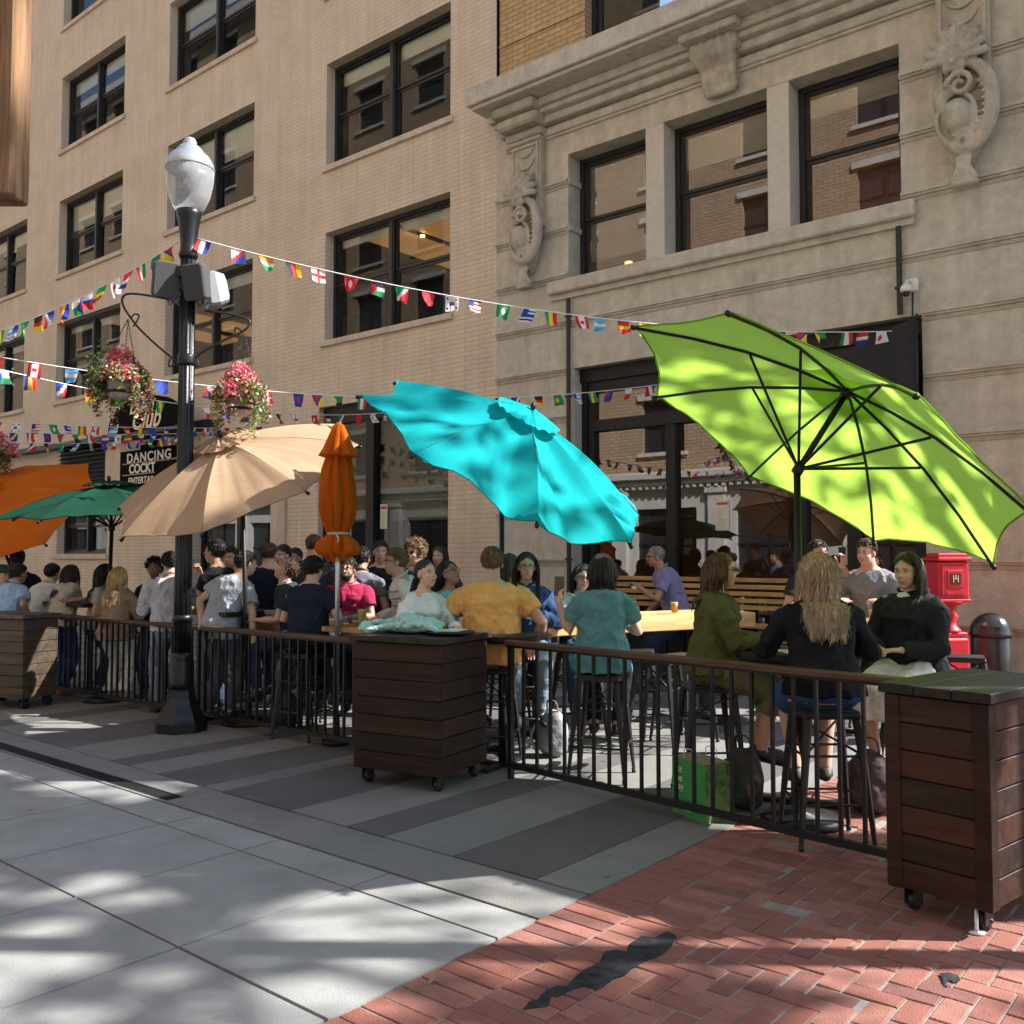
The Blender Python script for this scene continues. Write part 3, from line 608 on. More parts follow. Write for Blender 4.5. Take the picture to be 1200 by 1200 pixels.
# black awning over the entrance, sloping side
aw=root('fabric_banner','black fabric sheet with a sloping top edge behind the lime green umbrella','banner',(-3.6,FAC-.4,3.7))
y0=FAC-.17; A=FY(1073,371,y0); xr=A.x; B_=FY(985,413,y0); m=MB()
m.prism([V((xr,y0,A.z)),V((B_.x,y0,B_.z)),V((B_.x-1.2,y0,B_.z-.25)),V((B_.x-1.2,y0,3.05)),V((xr,y0,3.05))],(0,.02,0))
m.build('canopy',mat('black_fabric',(.02,.02,.022),.85,var=.2,vscale=12,bump=.2,bscale=30),aw)
m=MB(); m.tube([V((xr+.012,y0-.012,2.98)),V((xr+.012,y0-.012,A.z+.03))],.012,8); m.tube([V((xr+.012,y0-.012,A.z)),V((xr+.012,FAC,A.z))],.012,8); m.build('frame',M_iron,aw)
# ---- signs of the club
m_gold=mat('gilt_lettering',(.75,.60,.38),.45,.2,var=0,bump=0); m_wl=mat('white_lettering',(.78,.78,.74),.6,var=0,bump=0)
p=FY(166,503,10.6); sg=root('arched_sign','black half round sign with gilt script lettering above the cellar bar','sign',p)
rr=abs(FY(211,503,10.6).x-FY(128,503,10.6).x)/2; hh=FY(166,464,10.6).z-p.z
m=MB(); n=24; poly=[V((p.x+rr*math.cos(PI*i/n),10.6,p.z+hh*math.sin(PI*i/n)**.8)) for i in range(n+1)]; m.prism(poly,(0,.14,0)); m.build('board',M_matt,sg)
m=MB(); put_text(m,'Dawn',.42,(p.x-.02*rr,10.597,p.z+hh*.68),(1,0,0),(0,0,1),shear=.35,bold=.006); put_text(m,'Club',.62,(p.x+.1*rr,10.597,p.z+hh*.28),(1,0,0),(0,0,1),shear=.35,bold=.008); m.build('lettering',m_gold,sg)
m=MB(); m.bb(p.x-rr,p.x+rr,10.62,FAC-.001,p.z-.1,p.z-.02); m.build('bracket',M_iron,sg)
Ys=FAC-.16
q0=FY(141,530,Ys); q1=FY(212,578,Ys); sg=root('bar_sign','black board reading dancing, cocktails and entertainment beside the dark louvres','sign',(q0.x,Ys,q1.z))
ztop=q0.z; zb=FY(141,572,Ys).z; xr=q0.x+2.75; m=MB(); m.bb(q0.x,xr,Ys,Ys+.06,zb,ztop); m.bb(q0.x+.9,q0.x+1.75,Ys,Ys+.06,ztop+.001,ztop+.10); m.tube([V((q0.x+1.32,Ys+.005,ztop+.05)),V((q0.x+1.32,Ys+.055,ztop+.05))],.2,16); m.build('board',M_matt,sg)
H_=ztop-zb; m=MB(); put_text(m,'DANCING',.30,(q0.x+1.27,Ys-.003,ztop-H_*.22),(1,0,0),(0,0,1),space=1.15,bold=.006,sx=1.25); put_text(m,'COCKTAILS',.29,(q0.x+1.30,Ys-.003,ztop-H_*.52),(1,0,0),(0,0,1),bold=.008,sx=1.13); put_text(m,'ENTERTAINMENT',.21,(q0.x+1.30,Ys-.003,ztop-H_*.84),(1,0,0),(0,0,1),shear=.1,bold=.003,sx=1.1); m.build('lettering',m_wl,sg)
m=MB()
for k in (.37,.68): m.bb(q0.x+.12,xr-.12,Ys-.004,Ys-.001,ztop-H_*k,ztop-H_*k+.03)
m.build('rule_line',mat('brown_line',(.35,.2,.1),.6,var=0,bump=0),sg)
q=FY(126,612,FAC+.19); m=MB(); put_text(m,'DAWN CLUB',.17,(q.x,FAC+.192,q.z),(1,0,0),(0,0,1),sx=1.15); tag(m.build('window_lettering',m_wl),'small white capital letters on the dark street-level window beneath the green umbrella','sign')
m=MB(); a=FY(181,541,Ys-.2); b=FY(215,541,Ys-.2); m.bb(a.x,b.x,Ys-.2,Ys-.06,a.z-.75,a.z,bev=.02); tag(m.build('plain_wall_box',M_matt),'plain black box hung in front of the right half of the dancing and cocktails board','box')  # plain box for the black shape covering the lettering, not a lamp
# ============================================================ OPPOSITE BUILDING (seen in the window reflections)
OB=root('opposite_building','white stone and brick building across the plaza, mirrored in the shopfront glass','building',(-15,-9,0))
m_ow=mat('white_stone',(.62,.60,.55),.8,var=.08,vscale=2,bump=.15); m_og=mat('dark_glass',(.03,.035,.04),.1,var=0,bump=0)
m_ob=brickmat('tan_brick',(.56,.42,.28),(.47,.33,.21),(.24,.19,.14),.40,.13,.018,.5,.8,dirt=.2)
Y=-9.; oh=[];uh=[]
for k in range(28):
    x=-107+k*4.3
    oh.append((x+.7,x+3.4,.6,3.4)); uh+= [(x+1.0,x+2.9,z,z+2.1) for z in (5.6,9.2,12.8,16.4,20.0,23.6,27.2,30.8)]
wm=MB(); wall(wm,-109,13,0,4.8,Y,oh,.4,face=1)
for k in range(28):
    x=-107+k*4.3; wm.bb(x-.35,x+.35,Y+.001,Y+.18,0,4.2,bev=.02); wm.bb(x-.45,x+.45,Y+.001,Y+.26,3.9,4.15,bev=.03); wm.bb(x-.42,x+.42,Y+.001,Y+.24,0,.5)
wm.bb(-109,13,Y+.001,Y+.35,4.3,4.5,bev=.03); wm.bb(-109,13,Y+.001,Y+.5,4.51,4.8,bev=.04)
for k in range(160): x=-35+k*.3; wm.bb(x,x+.14,Y+.18,Y+.3,4.16,4.29)
wm.build('lower_wall',m_ow,OB)
um=MB(); wall(um,-109,13,4.8,34,Y,uh,.3,face=1); um.build('upper_wall',m_ob,OB)
wm=MB(); wm.bb(-109,13,Y+.001,Y+.7,33.5,34); 
for h in uh: wm.bb(h[0]-.15,h[1]+.15,Y+.001,Y+.12,h[2]-.15,h[2]-.01); wm.bb(h[0]-.15,h[1]+.15,Y+.001,Y+.1,h[3]+.01,h[3]+.25)
wm.build('trim',m_ow,OB)
gm=MB()
for h in oh+uh: gm.bb(h[0],h[1],Y-.25,Y-.2,h[2],h[3])
gm.build('pane',m_og,OB); gm=MB()
for h in oh+uh:
    x=(h[0]+h[1])/2; z=(h[2]+h[3])/2; gm.bb(x-.05,x+.05,Y-.199,Y-.12,h[2],h[3]); gm.bb(h[0],x-.051,Y-.199,Y-.14,z-.04,z+.04); gm.bb(x+.051,h[1],Y-.199,Y-.14,z-.04,z+.04)
gm.build('window_frame',M_winframe,OB)
# ============================================================ timber kiosk corner, top left
c0=D(13,120,3.1); ub=D(26,237,3.1); 
kw=woodmat('kiosk_timber',(.20,.115,.06),.35,.8,2,.8)
ks=root('timber_kiosk','rough brown timber corner post hanging from the eave of a kiosk','kiosk',(ub.x-1.2,ub.y-.9,0))
m=MB(); ax=(D(26,120,3.1)-D(0,120,3.1)).normalized(); an=math.atan2(ax.y,ax.x); ctr=D(26,120,3.1)-ax*.13
m.box((ctr.x,ctr.y,(ub.z+4.2)/2),(.26,.12,4.2-ub.z),rz=an,bev=.006); m.build('corner_post',kw,ks)
m=MB(); c1=ctr-ax*1.3; m.box((c1.x,c1.y,3.6),(2.3,.1,1.1),rz=an,bev=.01); c2=ctr-ax*2.4; m.box((c2.x,c2.y,2.1),(.14,.14,4.2),rz=an,bev=.01); m.box((c1.x,c1.y,4.25),(2.7,.5,.1),rz=an); m.build('fascia',kw,ks)
# ============================================================ PLANTER BOXES (timber cabinets on castors)
def planterwood(n,c,ax,dark=.5): return woodmat(n,c,dark,.55,ax,.55,.3)
m_pw=[planterwood('dark_stained_plank_%s'%a,c,ax) for a,c,ax in (('a',(.034,.015,.010),0),('b',(.046,.019,.012),0),('c',(.025,.014,.010),0))]
m_top=planterwood('dark_lid_plank',(.03,.022,.019),1); m_gw=planterwood('grey_plank',(.10,.073,.050),0,.5)
def planter(name,p0,p1,dep,h,label,mats,top,nplank=7,z0=.11,corner=True,toppl=5):
    """p0,p1: front edge left and right on the plan; box goes back by dep"""
    p0=V((p0[0],p0[1],0)); p1=V((p1[0],p1[1],0)); ux=(p1-p0).normalized(); uy=V((-ux.y,ux.x,0)); w_=(p1-p0).length; a=math.atan2(ux.y,ux.x)
    r=root(name,label,'planter box',(p0+p1)/2+uy*dep/2,a)
    hz=(h-.05-z0); ph=hz/nplank
    m=MB(); m.bb(-w_/2+.02,w_/2-.02,-dep/2+.02,dep/2-.02,z0+.01,h-.05,mi=0)
    for k in range(nplank):
        z=z0+k*ph; mi=[0,2,1,2,1,0,1,2][k%8]
        m.bb(-w_/2,w_/2,-dep/2,-dep/2+.019,z+.003,z+ph-.003,mi,bev=.003); m.bb(-w_/2,w_/2,dep/2-.019,dep/2,z+.003,z+ph-.003,mi,bev=.003)
        for s_ in(-1,1): m.bb(min(s_*w_/2,s_*(w_/2-.019)),max(s_*w_/2,s_*(w_/2-.019)),-dep/2+.02,dep/2-.02,z+.003,z+ph-.003,mi,bev=.003)
        for u in (-w_/2+.045,w_/2-.045): 
            m.bb(u-.003,u+.003,-dep/2-.0015,-dep/2,z+ph*.5-.003,z+ph*.5+.003,2)
    m.build('cabinet_body',mats,r,local=True)
    if corner:
        for sx in(-1,1):
            for sy in(-1,1): MB().box((sx*(w_/2+.004-.03),sy*(dep/2+.004-.03),z0+hz/2),(.07,.07,hz+.002),bev=.004).build('corner_post',mats[0],r,local=True)
    m=MB(); n=toppl
    for k in range(n): x0=-w_/2-.03+k*(w_+.06)/n; m.bb(x0+.002,x0+(w_+.06)/n-.002,-dep/2-.03,dep/2+.03,h-.045,h-random.uniform(0,.003),bev=.004)
    m.build('lid',top,r,local=True)
    for sx in(-1,1):
        for sy in(-1,1):
            c=MB(); x,y=sx*(w_/2-.07),sy*(dep/2-.07); Q=Matrix.Rotation(PI/2,3,'Y')@Matrix.Identity(3)
            c.lathe((x-.0,y+.02,.045),[(.012,-.018),(.045,-.016),(.045,.016),(.012,.018)],18,M=Q); c.bb(x-.026,x-.021,y-.03,y+.045,.03,.105); c.bb(x+.021,x+.026,y-.03,y+.045,.03,.105); c.bb(x-.045,x+.045,y-.045,y+.045,.1055,.116); c.lathe((x,y+.02,.045),[(.007,-.035),(.007,.035)],8,M=Q)
            c.build('castor',M_iron,r,local=True)
    return r
RPt=planter('planter_box',(-1.47,4.44),(-1.03,4.36),.80,1.02,'dark red-brown timber planter box on castors at the right end of the fence',m_pw,m_top,7,toppl=3)
m=MB(); 
c=V((-1.10,4.40,0)); m.lathe(c,[(.035,0),(.04,.006),(.012,.014),(.009,.02),(.009,.12)],16); m.build('levelling_foot',M_steel,RPt)
planter('planter_box',(-5.16,4.46),(-4.45,4.60),.62,1.04,'dark timber planter box on castors with a mint jacket and tray on its lid',m_pw,m_top,7,toppl=4,corner=False)
q0=V((-10.95,4.10,0)); planter('planter_box',(q0.x,q0.y),(-10.14,4.32),.42,.98,'weathered grey-brown timber planter box at the left end of the fence',[m_gw,m_gw,m_gw],m_gw,7,corner=False)
# ============================================================ FENCES
m_rail=woodmat('rail_wood',(.10,.058,.035),.6,.5,0,.6)
def fence(p0,p1,label,zr,nb,zb=.1,feet=()):
    p0=V((p0[0],p0[1],0)); p1=V((p1[0],p1[1],0)); ux=(p1-p0).normalized(); L_=(p1-p0).length; a=math.atan2(ux.y,ux.x)
    r=root('patio_fence',label,'fence',(p0+p1)/2,a)
    m=MB(); m.bb(-L_/2,L_/2,-.048,.048,zr-.036,zr,bev=.006); m.build('handrail',m_rail,r,local=True)
    m=MB(); m.bb(-L_/2,L_/2,-.02,.02,zr-.05,zr-.037); m.bb(-L_/2,L_/2,-.02,.02,zb-.02,zb+.018); m.build('rail_frame',M_black,r,local=True)
    for k in range(nb):
        x=-L_/2+.03+k*(L_-.06)/(nb-1); w_=.018 if k in(0,nb-1) else .0095
        m=MB(); m.bb(x-w_,x+w_,-w_,w_,zb+.0185 if w_<.012 else .0,zr-.0505); m.build('end_post' if w_>.012 else 'bar',M_black,r,local=True)
    return r
fence((-4.42,5.27),(-1.46,4.90),'black bar fence with wooden handrail between the two dark planter boxes',.985,23)
Lm=V((-8.05,5.09)); fence((-11.1,5.02),(-8.10,5.09),'long black bar fence with wooden handrail left of the lamp post',.925,27)
fence((-8.06,5.09),(-5.18,5.12),'black bar fence with wooden handrail between the lamp post and the middle planter box',.925,25)
# ============================================================ LAMP POST
m_lp=mat('glossy_black_lamp_paint',(.007,.008,.010),.36,0,var=.2,vscale=12,bump=.12,spec=.35)
base=G(212,856); dl=(base-CP).dot(F3)
lp=root('lamp_post','tall fluted black lamp post with acorn globe, speakers and two flower basket arms','street lamp',(base.x,base.y,0))
hdl=base.dot(fw)
def L(x,y): r_=ray(x,y); return CP+r_*(hdl/r_.dot(fw))
m=MB(); m.lathe(base,[(.235,0),(.235,.09),(.215,.115),(.19,.17),(.15,.23),(.125,.30),(.12,.36),(.12,.38)],8,sm=False); m.lathe(base+V((0,0,.38)),[(.115,0),(.108,.06),(.104,.24),(.095,.27),(.102,.29),(.083,.33)],32,flute=.05,fn=14); m.build('base',m_lp,lp)
ztop=L(222,285).z; m=MB(); m.lathe(base+V((0,0,.70)),[(.076,0),(.072,.8),(.069,1.6),(.064,ztop-.72)],64,flute=.07,fn=12)
m.lathe(base+V((0,0,L(215,422).z)),[(.078,-.05),(.083,-.03),(.083,.03),(.078,.05)],20); m.lathe(base+V((0,0,1.02)),[(.09,-.03),(.09,.03)],20)
m.build('shaft',m_lp,lp)
m=MB(); m.lathe(base+V((0,0,ztop-.05)),[(.072,-.1),(.088,-.07),(.076,-.03),(.072,.04),(.085,.16),(.098,.26),(.112,.31),(.115,.35),(.10,.36)],32,flute=.02,fn=16); m.build('globe_holder',m_lp,lp)
zg=ztop+.30; gt=L(222,160).z
m_globe=mat('prismatic_globe_glass',(.82,.85,.9),.12,var=.15,vscale=20,bump=.1,spec=.8); m_globe.node_tree.nodes['Principled BSDF'].inputs['Alpha'].default_value=.24
Hg=gt-zg; m=MB(); m.lathe(base+V((0,0,zg)),[(.098,0),(.13,.015),(.185,Hg*.20),(.212,Hg*.38),(.22,Hg*.55)],96,flute=.018,fn=40); m.build('globe',m_globe,lp)
m=MB(); m.lathe(base+V((0,0,zg)),[(.222,Hg*.55),(.228,Hg*.565),(.215,Hg*.63),(.175,Hg*.73),(.125,Hg*.79),(.12,Hg*.81),(.09,Hg*.86),(.06,Hg*.88),(.062,Hg*.92),(.045,Hg*.97),(.0,Hg)],48,flute=.008,fn=40); m.build('globe_cap',mat('silvered_cap',(.40,.43,.47),.35,.5,var=.15,vscale=8,bump=.1),lp)
# scroll arms for the baskets
def px(pts): return [L(x,y) for x,y in pts]
def smooth(pts,n=6):
    out=[]
    for i in range(len(pts)-1):
        p0=pts[max(i-1,0)];p1=pts[i];p2=pts[i+1];p3=pts[min(i+2,len(pts)-1)]
        for k in range(n):
            t=k/n; out.append(.5*((2*p1)+(p2-p0)*t+(2*p0-5*p1+4*p2-p3)*t*t+(3*p1-p0-3*p2+p3)*t**3))
    return out+[pts[-1]]
for pts,cur in (([(208,424),(190,410),(165,387),(148,365),(143,352),(148,345),(165,345),(205,352)],[(156,383),(163,371),(158,368),(154,372)]),
                ([(222,424),(240,411),(262,399),(285,388),(292,380),(290,374),(270,368),(240,364)],[(275,393),(276,384),(283,388),(286,392)])):
    m=MB(); m.tube(smooth(px(pts)),.011,8); m.tube(smooth(px(cur)),.008,6)
    s0=L(*pts[0]); m.tube(smooth([s0+V((0,0,-.02)),s0+rt*(-.08 if pts[0][0]<215 else .08)+V((0,0,-.04)),s0+rt*(-.07 if pts[0][0]<215 else .07)+V((0,0,.03))]),.008,6)
    m.build('scroll_arm',M_iron,lp)
# loudspeakers strapped to the shaft
m_spk=mat('speaker_grille',(.05,.052,.055),.8,.1,var=.3,vscale=120,bump=.3,bscale=300); m_spw=mat('speaker_shell',(.20,.21,.22),.5,var=.08)
for (x,y),ang,mm,lab in (((196,331),35,0,'a'),((236,334),-20,0,'b'),((250,338),-62,1,'c'),((203,332),95,1,'d')):
    c=L(x,y)+fw*(.06 if mm else -.07); m=MB(); Q=Matrix.Rotation(YAW+R(ang),3,'Z')@Matrix.Rotation(R(12),3,'X')
    n=8; secs=[]
    for k,(yy,sx,sz) in enumerate(((-.11,.05,.08),(-.09,.085,.13),(0,.115,.16),(.08,.12,.165),(.095,.11,.155))):
        vs=[(-sx,-sz*.85),(-sx*.8,-sz),(sx*.8,-sz),(sx,-sz*.85),(sx,sz*.85),(sx*.8,sz),(-sx*.8,sz),(-sx,sz*.85)]; secs.append([Q@V((a,-yy,b))+c for a,b in vs])
    vs=[p for s_ in secs for p in s_]; fs=[(i*8+j,i*8+(j+1)%8,i*8+8+(j+1)%8,i*8+8+j) for i in range(4) for j in range(8)]+[tuple(range(7,-1,-1)),tuple(range(32,40))]
    m.add(vs,fs); m.build('loudspeaker',m_spw if mm else m_spk,lp)
m=MB(); m.box(L(218,335),(.16,.16,.12),rz=.6,bev=.01); m.box(L(219,322)-fw*.12,(.10,.02,.09),rz=YAW); 
for k in range(7): a=L(196+k*7,350+random.uniform(-3,4)); b_=L(203+k*7,352); m.tube(smooth([a,(a+b_)/2+V((0,0,-.05)),b_]),.005,5)
m.build('speaker_bracket',M_black,lp)
# ============================================================ HANGING BASKETS
m_lf=[mat('leaf_%s'%n,c,.6,var=.2,vscale=30,bump=0,trans=.35) for n,c in (('green',(.11,.20,.035)),('dark_green',(.04,.085,.018)),('lime_green',(.30,.36,.06)),('bronze',(.19,.09,.045)))]
m_fl=[mat('flower_%s'%n,c,.6,var=.12,vscale=30,bump=0,trans=.35) for n,c in (('pink',(.72,.16,.25)),('coral',(.70,.22,.12)),('white',(.80,.76,.66)),('rose',(.55,.05,.12)))]
def leafq(mb,c,s_,mi):
    q=V((random.gauss(0,1),random.gauss(0,1),random.gauss(0,1))).normalized(); a=q.orthogonal().normalized(); b=q.cross(a)
    a2=a*s_; b2=b*s_*.5
    mb.add([c-a2,c-b2*.9+q*s_*.15,c+a2,c+b2*.9+q*s_*.15],[(0,1,2,3)],mi)
def flower(mb,c,s_,mi):
    q=V((random.gauss(0,1),random.gauss(0,1),random.gauss(.6,1))).normalized(); a=q.orthogonal().normalized(); b=q.cross(a); vs=[c+q*s_*.0]
    for k in range(10):
        t=2*PI*k/10; r_=s_*(1 if k%2==0 else .5); vs.append(c+(a*math.cos(t)+b*math.sin(t))*r_+q*s_*(.35 if k%2==0 else .1))
    mb.add(vs,[(0,1+k,1+(k+1)%10) for k in range(10)],mi)
def basket(c,hook,w_,h_,label,seed,lean=0,whiteside=None):
    random.seed(seed); r=root('hanging_basket',label,'hanging basket',c,group='flower baskets hung from the lamp posts')
    m=MB(); m.lathe(c+V((0,0,-.17)),[(.08,-.03),(.10,0),(.125,.2),(.13,.22)],20); m.build('pot',mat('pot_fabric',(.36,.30,.27),.85,var=.4,vscale=16,bump=.2,stretch=(1,1,.2)),r)
    m=MB()
    for z in(-.14,-.02): m.lathe(c+V((0,0,z)),[(.115+.1*z,-.012),(.128+.1*z,-.012),(.128+.1*z,.012),(.115+.1*z,.012)],20)
    m.build('band',M_black,r)
    m=MB()
    for k in range(3):
        a=2*PI*k/3+.4; e=c+V((math.cos(a)*.17,math.sin(a)*.17,.05)); n=int((hook-e).length/.035)
        for i in range(n):
            p=e.lerp(hook,(i+.5)/n); q=(hook-e).normalized(); s1=q.orthogonal().normalized(); s1=s1 if i%2 else q.cross(s1)
            m.tube([p-q*.02,p+s1*.008,p+q*.02,p-s1*.008,p-q*.019],.0028,4,cap=False)
    m.build('chain',M_iron,r)
    f=MB(); fl=MB(); st=[]
    for k in range(44):   # trailing stems
        a=random.uniform(0,2*PI); fa_r=abs((a-(math.atan2(-fw.y,-fw.x)+.35)+PI)%(2*PI)-PI)
        if fa_r<.40 and random.random()<.45: continue
        rr=random.uniform(.08,.13); L_=random.choice((.4,.55,.7,.95))*h_*random.uniform(.6,1.1); o_=V((math.cos(a),math.sin(a),0)); p=c+o_*rr+V((0,0,.06)); v=o_*.030+V((0,0,.03)); path=[p.copy()]
        while L_>0:
            p=p+v*.6; v=(v+V((0,0,-.028))).normalized()*.05; v+=V((random.gauss(0,.004),random.gauss(0,.004),0)); L_-=.03; path.append(p.copy())
        st.append(path)
    for path in st:
        col=random.choice((0,0,1,2,3,3))
        for i,p in enumerate(path):
            for _ in range(7): leafq(f,p+V((random.gauss(0,.022),random.gauss(0,.022),random.gauss(0,.02))),random.uniform(.012,.024),col if random.random()<.7 else random.randint(0,3))
            for _ in range(random.choice((1,1,2))): flower(fl,p+V((random.gauss(0,.03),random.gauss(0,.03),random.gauss(0,.02))),random.uniform(.014,.022),random.choice((1,2,2,1,0,2)))
    for k in range(2300):  # dome
        a=random.uniform(0,2*PI); t=random.random()**.5; z=random.random(); rr=w_/2*1.12*t*(1-.25*z*z); lump=1+.18*math.sin(a*3+seed)+.1*math.sin(a*7)
        p=c+V((math.cos(a)*rr*lump,math.sin(a)*rr*lump,.02+(1-t*t*.75)*h_*.36*random.uniform(.5,1.05)-.10*t))
        leafq(f,p,random.uniform(.014,.027),random.choice((0,0,0,1,2,2)))
    for k in range(760):
        a=random.uniform(0,2*PI); t=random.random()**.4; rr=w_/2*1.15*t; p=c+V((math.cos(a)*rr,math.sin(a)*rr,.05+(1-t*t*.72)*h_*.40*random.uniform(.75,1.1)-.16*t*t))
        s_=rt.dot(V((math.cos(a),math.sin(a),0)))*t
        mi=random.choice((0,0,1,3,0,2)) if not(whiteside and s_<-.4) else 2
        flower(fl,p,random.uniform(.018,.030),mi)
    if whiteside:
        for k in range(900):
            p=c-rt*random.gauss(w_*.42,.06)+V((0,0,random.gauss(.0,.11)))-fw*random.gauss(0,.08)
            leafq(f,p,random.uniform(.014,.026),random.choice((0,1,1,2)))
        for k in range(120):
            p=c-rt*random.gauss(w_*.46,.05)+V((0,0,abs(random.gauss(.09,.06)))); flower(fl,p,random.uniform(.014,.022),2)
    f.build('foliage',m_lf,r); fl.build('flowers',m_fl,r)
basket(L(141,442),L(150,374),.38,.58,'big flower basket with a white-flowered side, on the left arm of the tall lamp post',5,whiteside=True)
basket(L(281,462),L(287,392),.42,.56,'round pink flower basket on the right arm of the tall lamp post',8)
basket(D(-14,530,13.),D(-14,480,13.),.7,.7,'flower basket half cut off, low down beyond the orange umbrella',9)
random.seed(21)
# ============================================================ UMBRELLAS
def umbrella(label,apex,N,Rr,rot,drop,col,ground,sgn=1,joint=.62,n=8,trans=.45,flut=0.,seed=1,vent=.24,polecol=None,wr=.006,name='patio_umbrella',sag=.03):
    apex=V(apex);N=V(N).normalized(); a=N.cross(V((.1,0,1))).normalized(); b=N.cross(a)
    tips=[apex-N*drop+Rr*(a*math.cos(rot+2*PI*k*sgn/n)+b*math.sin(rot+2*PI*k*sgn/n)) for k in range(n)]
    g0=V((ground[0],ground[1],0)); r=root(name,label,'umbrella',g0,group='tilted umbrellas over the patio tables')
    cm=mat('canopy_'+col[0],col[1],.9,var=.09,vscale=2.2,bump=.25,bscale=420,bump2=.07,spec=.12,trans=trans,stretch=(1,1,1))
    def rib(k,s_): 
        p=apex.lerp(tips[k%n],s_); return p+N*.06*math.sin(PI*s_)
    m=MB(); NU,NS=14,16
    for k in range(n):
        vs=[]
        for i in range(NU+1):
            u=i/NU
            for j in range(NS+1):
                s_=j/NS; bulge=4*u*(1-u); se=s_*(1-.045*bulge*s_)
                p=rib(k,se).lerp(rib(k+1,se),u)
                q=p-N*(sag*bulge*math.sin(PI*min(1,s_*1.0)))
                wv=noise.noise(V((u*9+k*3.1+seed,s_*1.5,seed)))*wr*2*s_
                fl=flut*noise.noise(V((q.x*1.3+seed,q.y*1.3,q.z*1.3)))*bulge*s_*s_
                vs.append(q+N*(wv+fl)+V((0,0,-abs(flut)*.35*bulge*s_**3)))
        fs=[(i*(NS+1)+j,i*(NS+1)+j+1,(i+1)*(NS+1)+j+1,(i+1)*(NS+1)+j) for i in range(NU) for j in range(NS)]
        m.add(vs,fs,0,True)
        # hem
    for k in range(n):
        hp=[]
        for i in range(9):
            u=i/8; bulge=4*u*(1-u); se=1-.045*bulge; p=rib(k,se).lerp(rib(k+1,se),u)-N*(sag*bulge*0)
            q=p; fl=flut*noise.noise(V((q.x*1.3+seed,q.y*1.3,q.z*1.3)))*bulge; wv=noise.noise(V((u*9+k*3.1+seed,1.5,seed)))*wr*2
            hp.append(q+N*(wv+fl)+V((0,0,-abs(flut)*.35*bulge)))
        m.tube(hp,.006,5)
    cp=m.build('canopy',cm,r)
    m=MB()
    for k in range(n):  # vent cap
        vs=[]
        for i in range(7):
            u=i/6
            for j in range(5):
                s_=j/4*vent*(1-.05*4*u*(1-u)); p=rib(k,s_).lerp(rib(k+1,s_),u); vs.append(p+N*(.035+.012*math.sin(u*14+k))*(1 if j else .6)+N*.015*(1-j/4))
        m.add(vs,[(i*5+j,i*5+j+1,(i+1)*5+j+1,(i+1)*5+j) for i in range(6) for j in range(4)],0,True)
    m.build('vent_cap',cm,cp)
    hub=apex-N*.06; run=apex-N*(joint-.02)
    for k in range(n):
        m=MB(); pts=[rib(k,s_)-N*.018 for s_ in (.02,.25,.5,.75,1.0)]; m.tube(pts,[.010]*5,6,sm=False); e=rib(k,1.)-N*.018; m.tube([e,e+(tips[k]-apex).normalized()*.03],.016,8)
        rb=m.build('rib',M_black,r); m=MB(); m.tube([run,rib(k,.48)-N*.03],.009,6,sm=False); m.build('strut',M_black,rb)
    m=MB(); jt=apex-N*joint; m.tube([apex+N*.04,hub],[.02,.035],10); m.tube([run+N*.03,run-N*.03],.035,12); m.tube([hub,jt],.019,12); m.ell(jt,.026); pb=V((g0.x,g0.y,.06)); m.tube([jt,pb],.021,14)
    m.build('pole',polecol or M_black,r); m=MB(); m.ell(apex+N*.07,(.022,.022,.035)); m.build('finial',M_black,r)
    m=MB(); m.lathe(g0,[(.24,0),(.24,.03),(.22,.05),(.03,.07),(.03,.2)],20); m.build('base',M_black,r)
    return r,tips
c=(-2.106,5.774,2.617); jt=V(c)-V((.37,.421,.828))*.62
umbrella('wide lime green umbrella with black ribs tilted up, seen from underneath',c,(.37,.421,.828),1.3,-1.839,.413,('lime_green',(.34,.55,.075)),(jt.x-.0,jt.y),1,joint=.62,seed=3,trans=.62,sag=.02)
c=(-7.681,5.021,2.661); jt=V(c)-V((.091,-.508,.857))*.5; umbrella('sand coloured umbrella tilted low behind the tall lamp post',c,(.091,-.508,.857),1.2,1.448,.373,('sand',(.48,.33,.21)),(jt.x,jt.y+.1),1,joint=.5,seed=5,flut=.07,wr=.010,trans=.3)
c=(-4.796,5.985,2.747); jt=V(c)-V((.555,.038,.831))*.5; g_=D(589,640,8.0); umbrella('turquoise umbrella with a crumpled wind-blown canopy above the man in the orange tee',c,(.555,.038,.831),1.3,5.612,.413,('turquoise',(.008,.40,.43)),(g_.x,g_.y),1,joint=.5,seed=7,flut=.30,wr=.014,trans=.35,sag=.09)
c=(-13.2,4.96,2.42); umbrella('bright orange umbrella tilted steeply at the far left of the patio',c,(.215,-.55,.81),1.5,3.70,.43,('orange',(.66,.15,.012)),(-12.6,5.8),-1,joint=.5,seed=9,trans=.4)
c=(-10.134,5.2,2.373); umbrella('dark green umbrella standing almost level in front of the orange one',c,(.02,-.09,.996),1.2,2.031,.326,('dark_green',(.008,.055,.032)),(c[0],c[1]),1,joint=.5,seed=10,trans=.25)
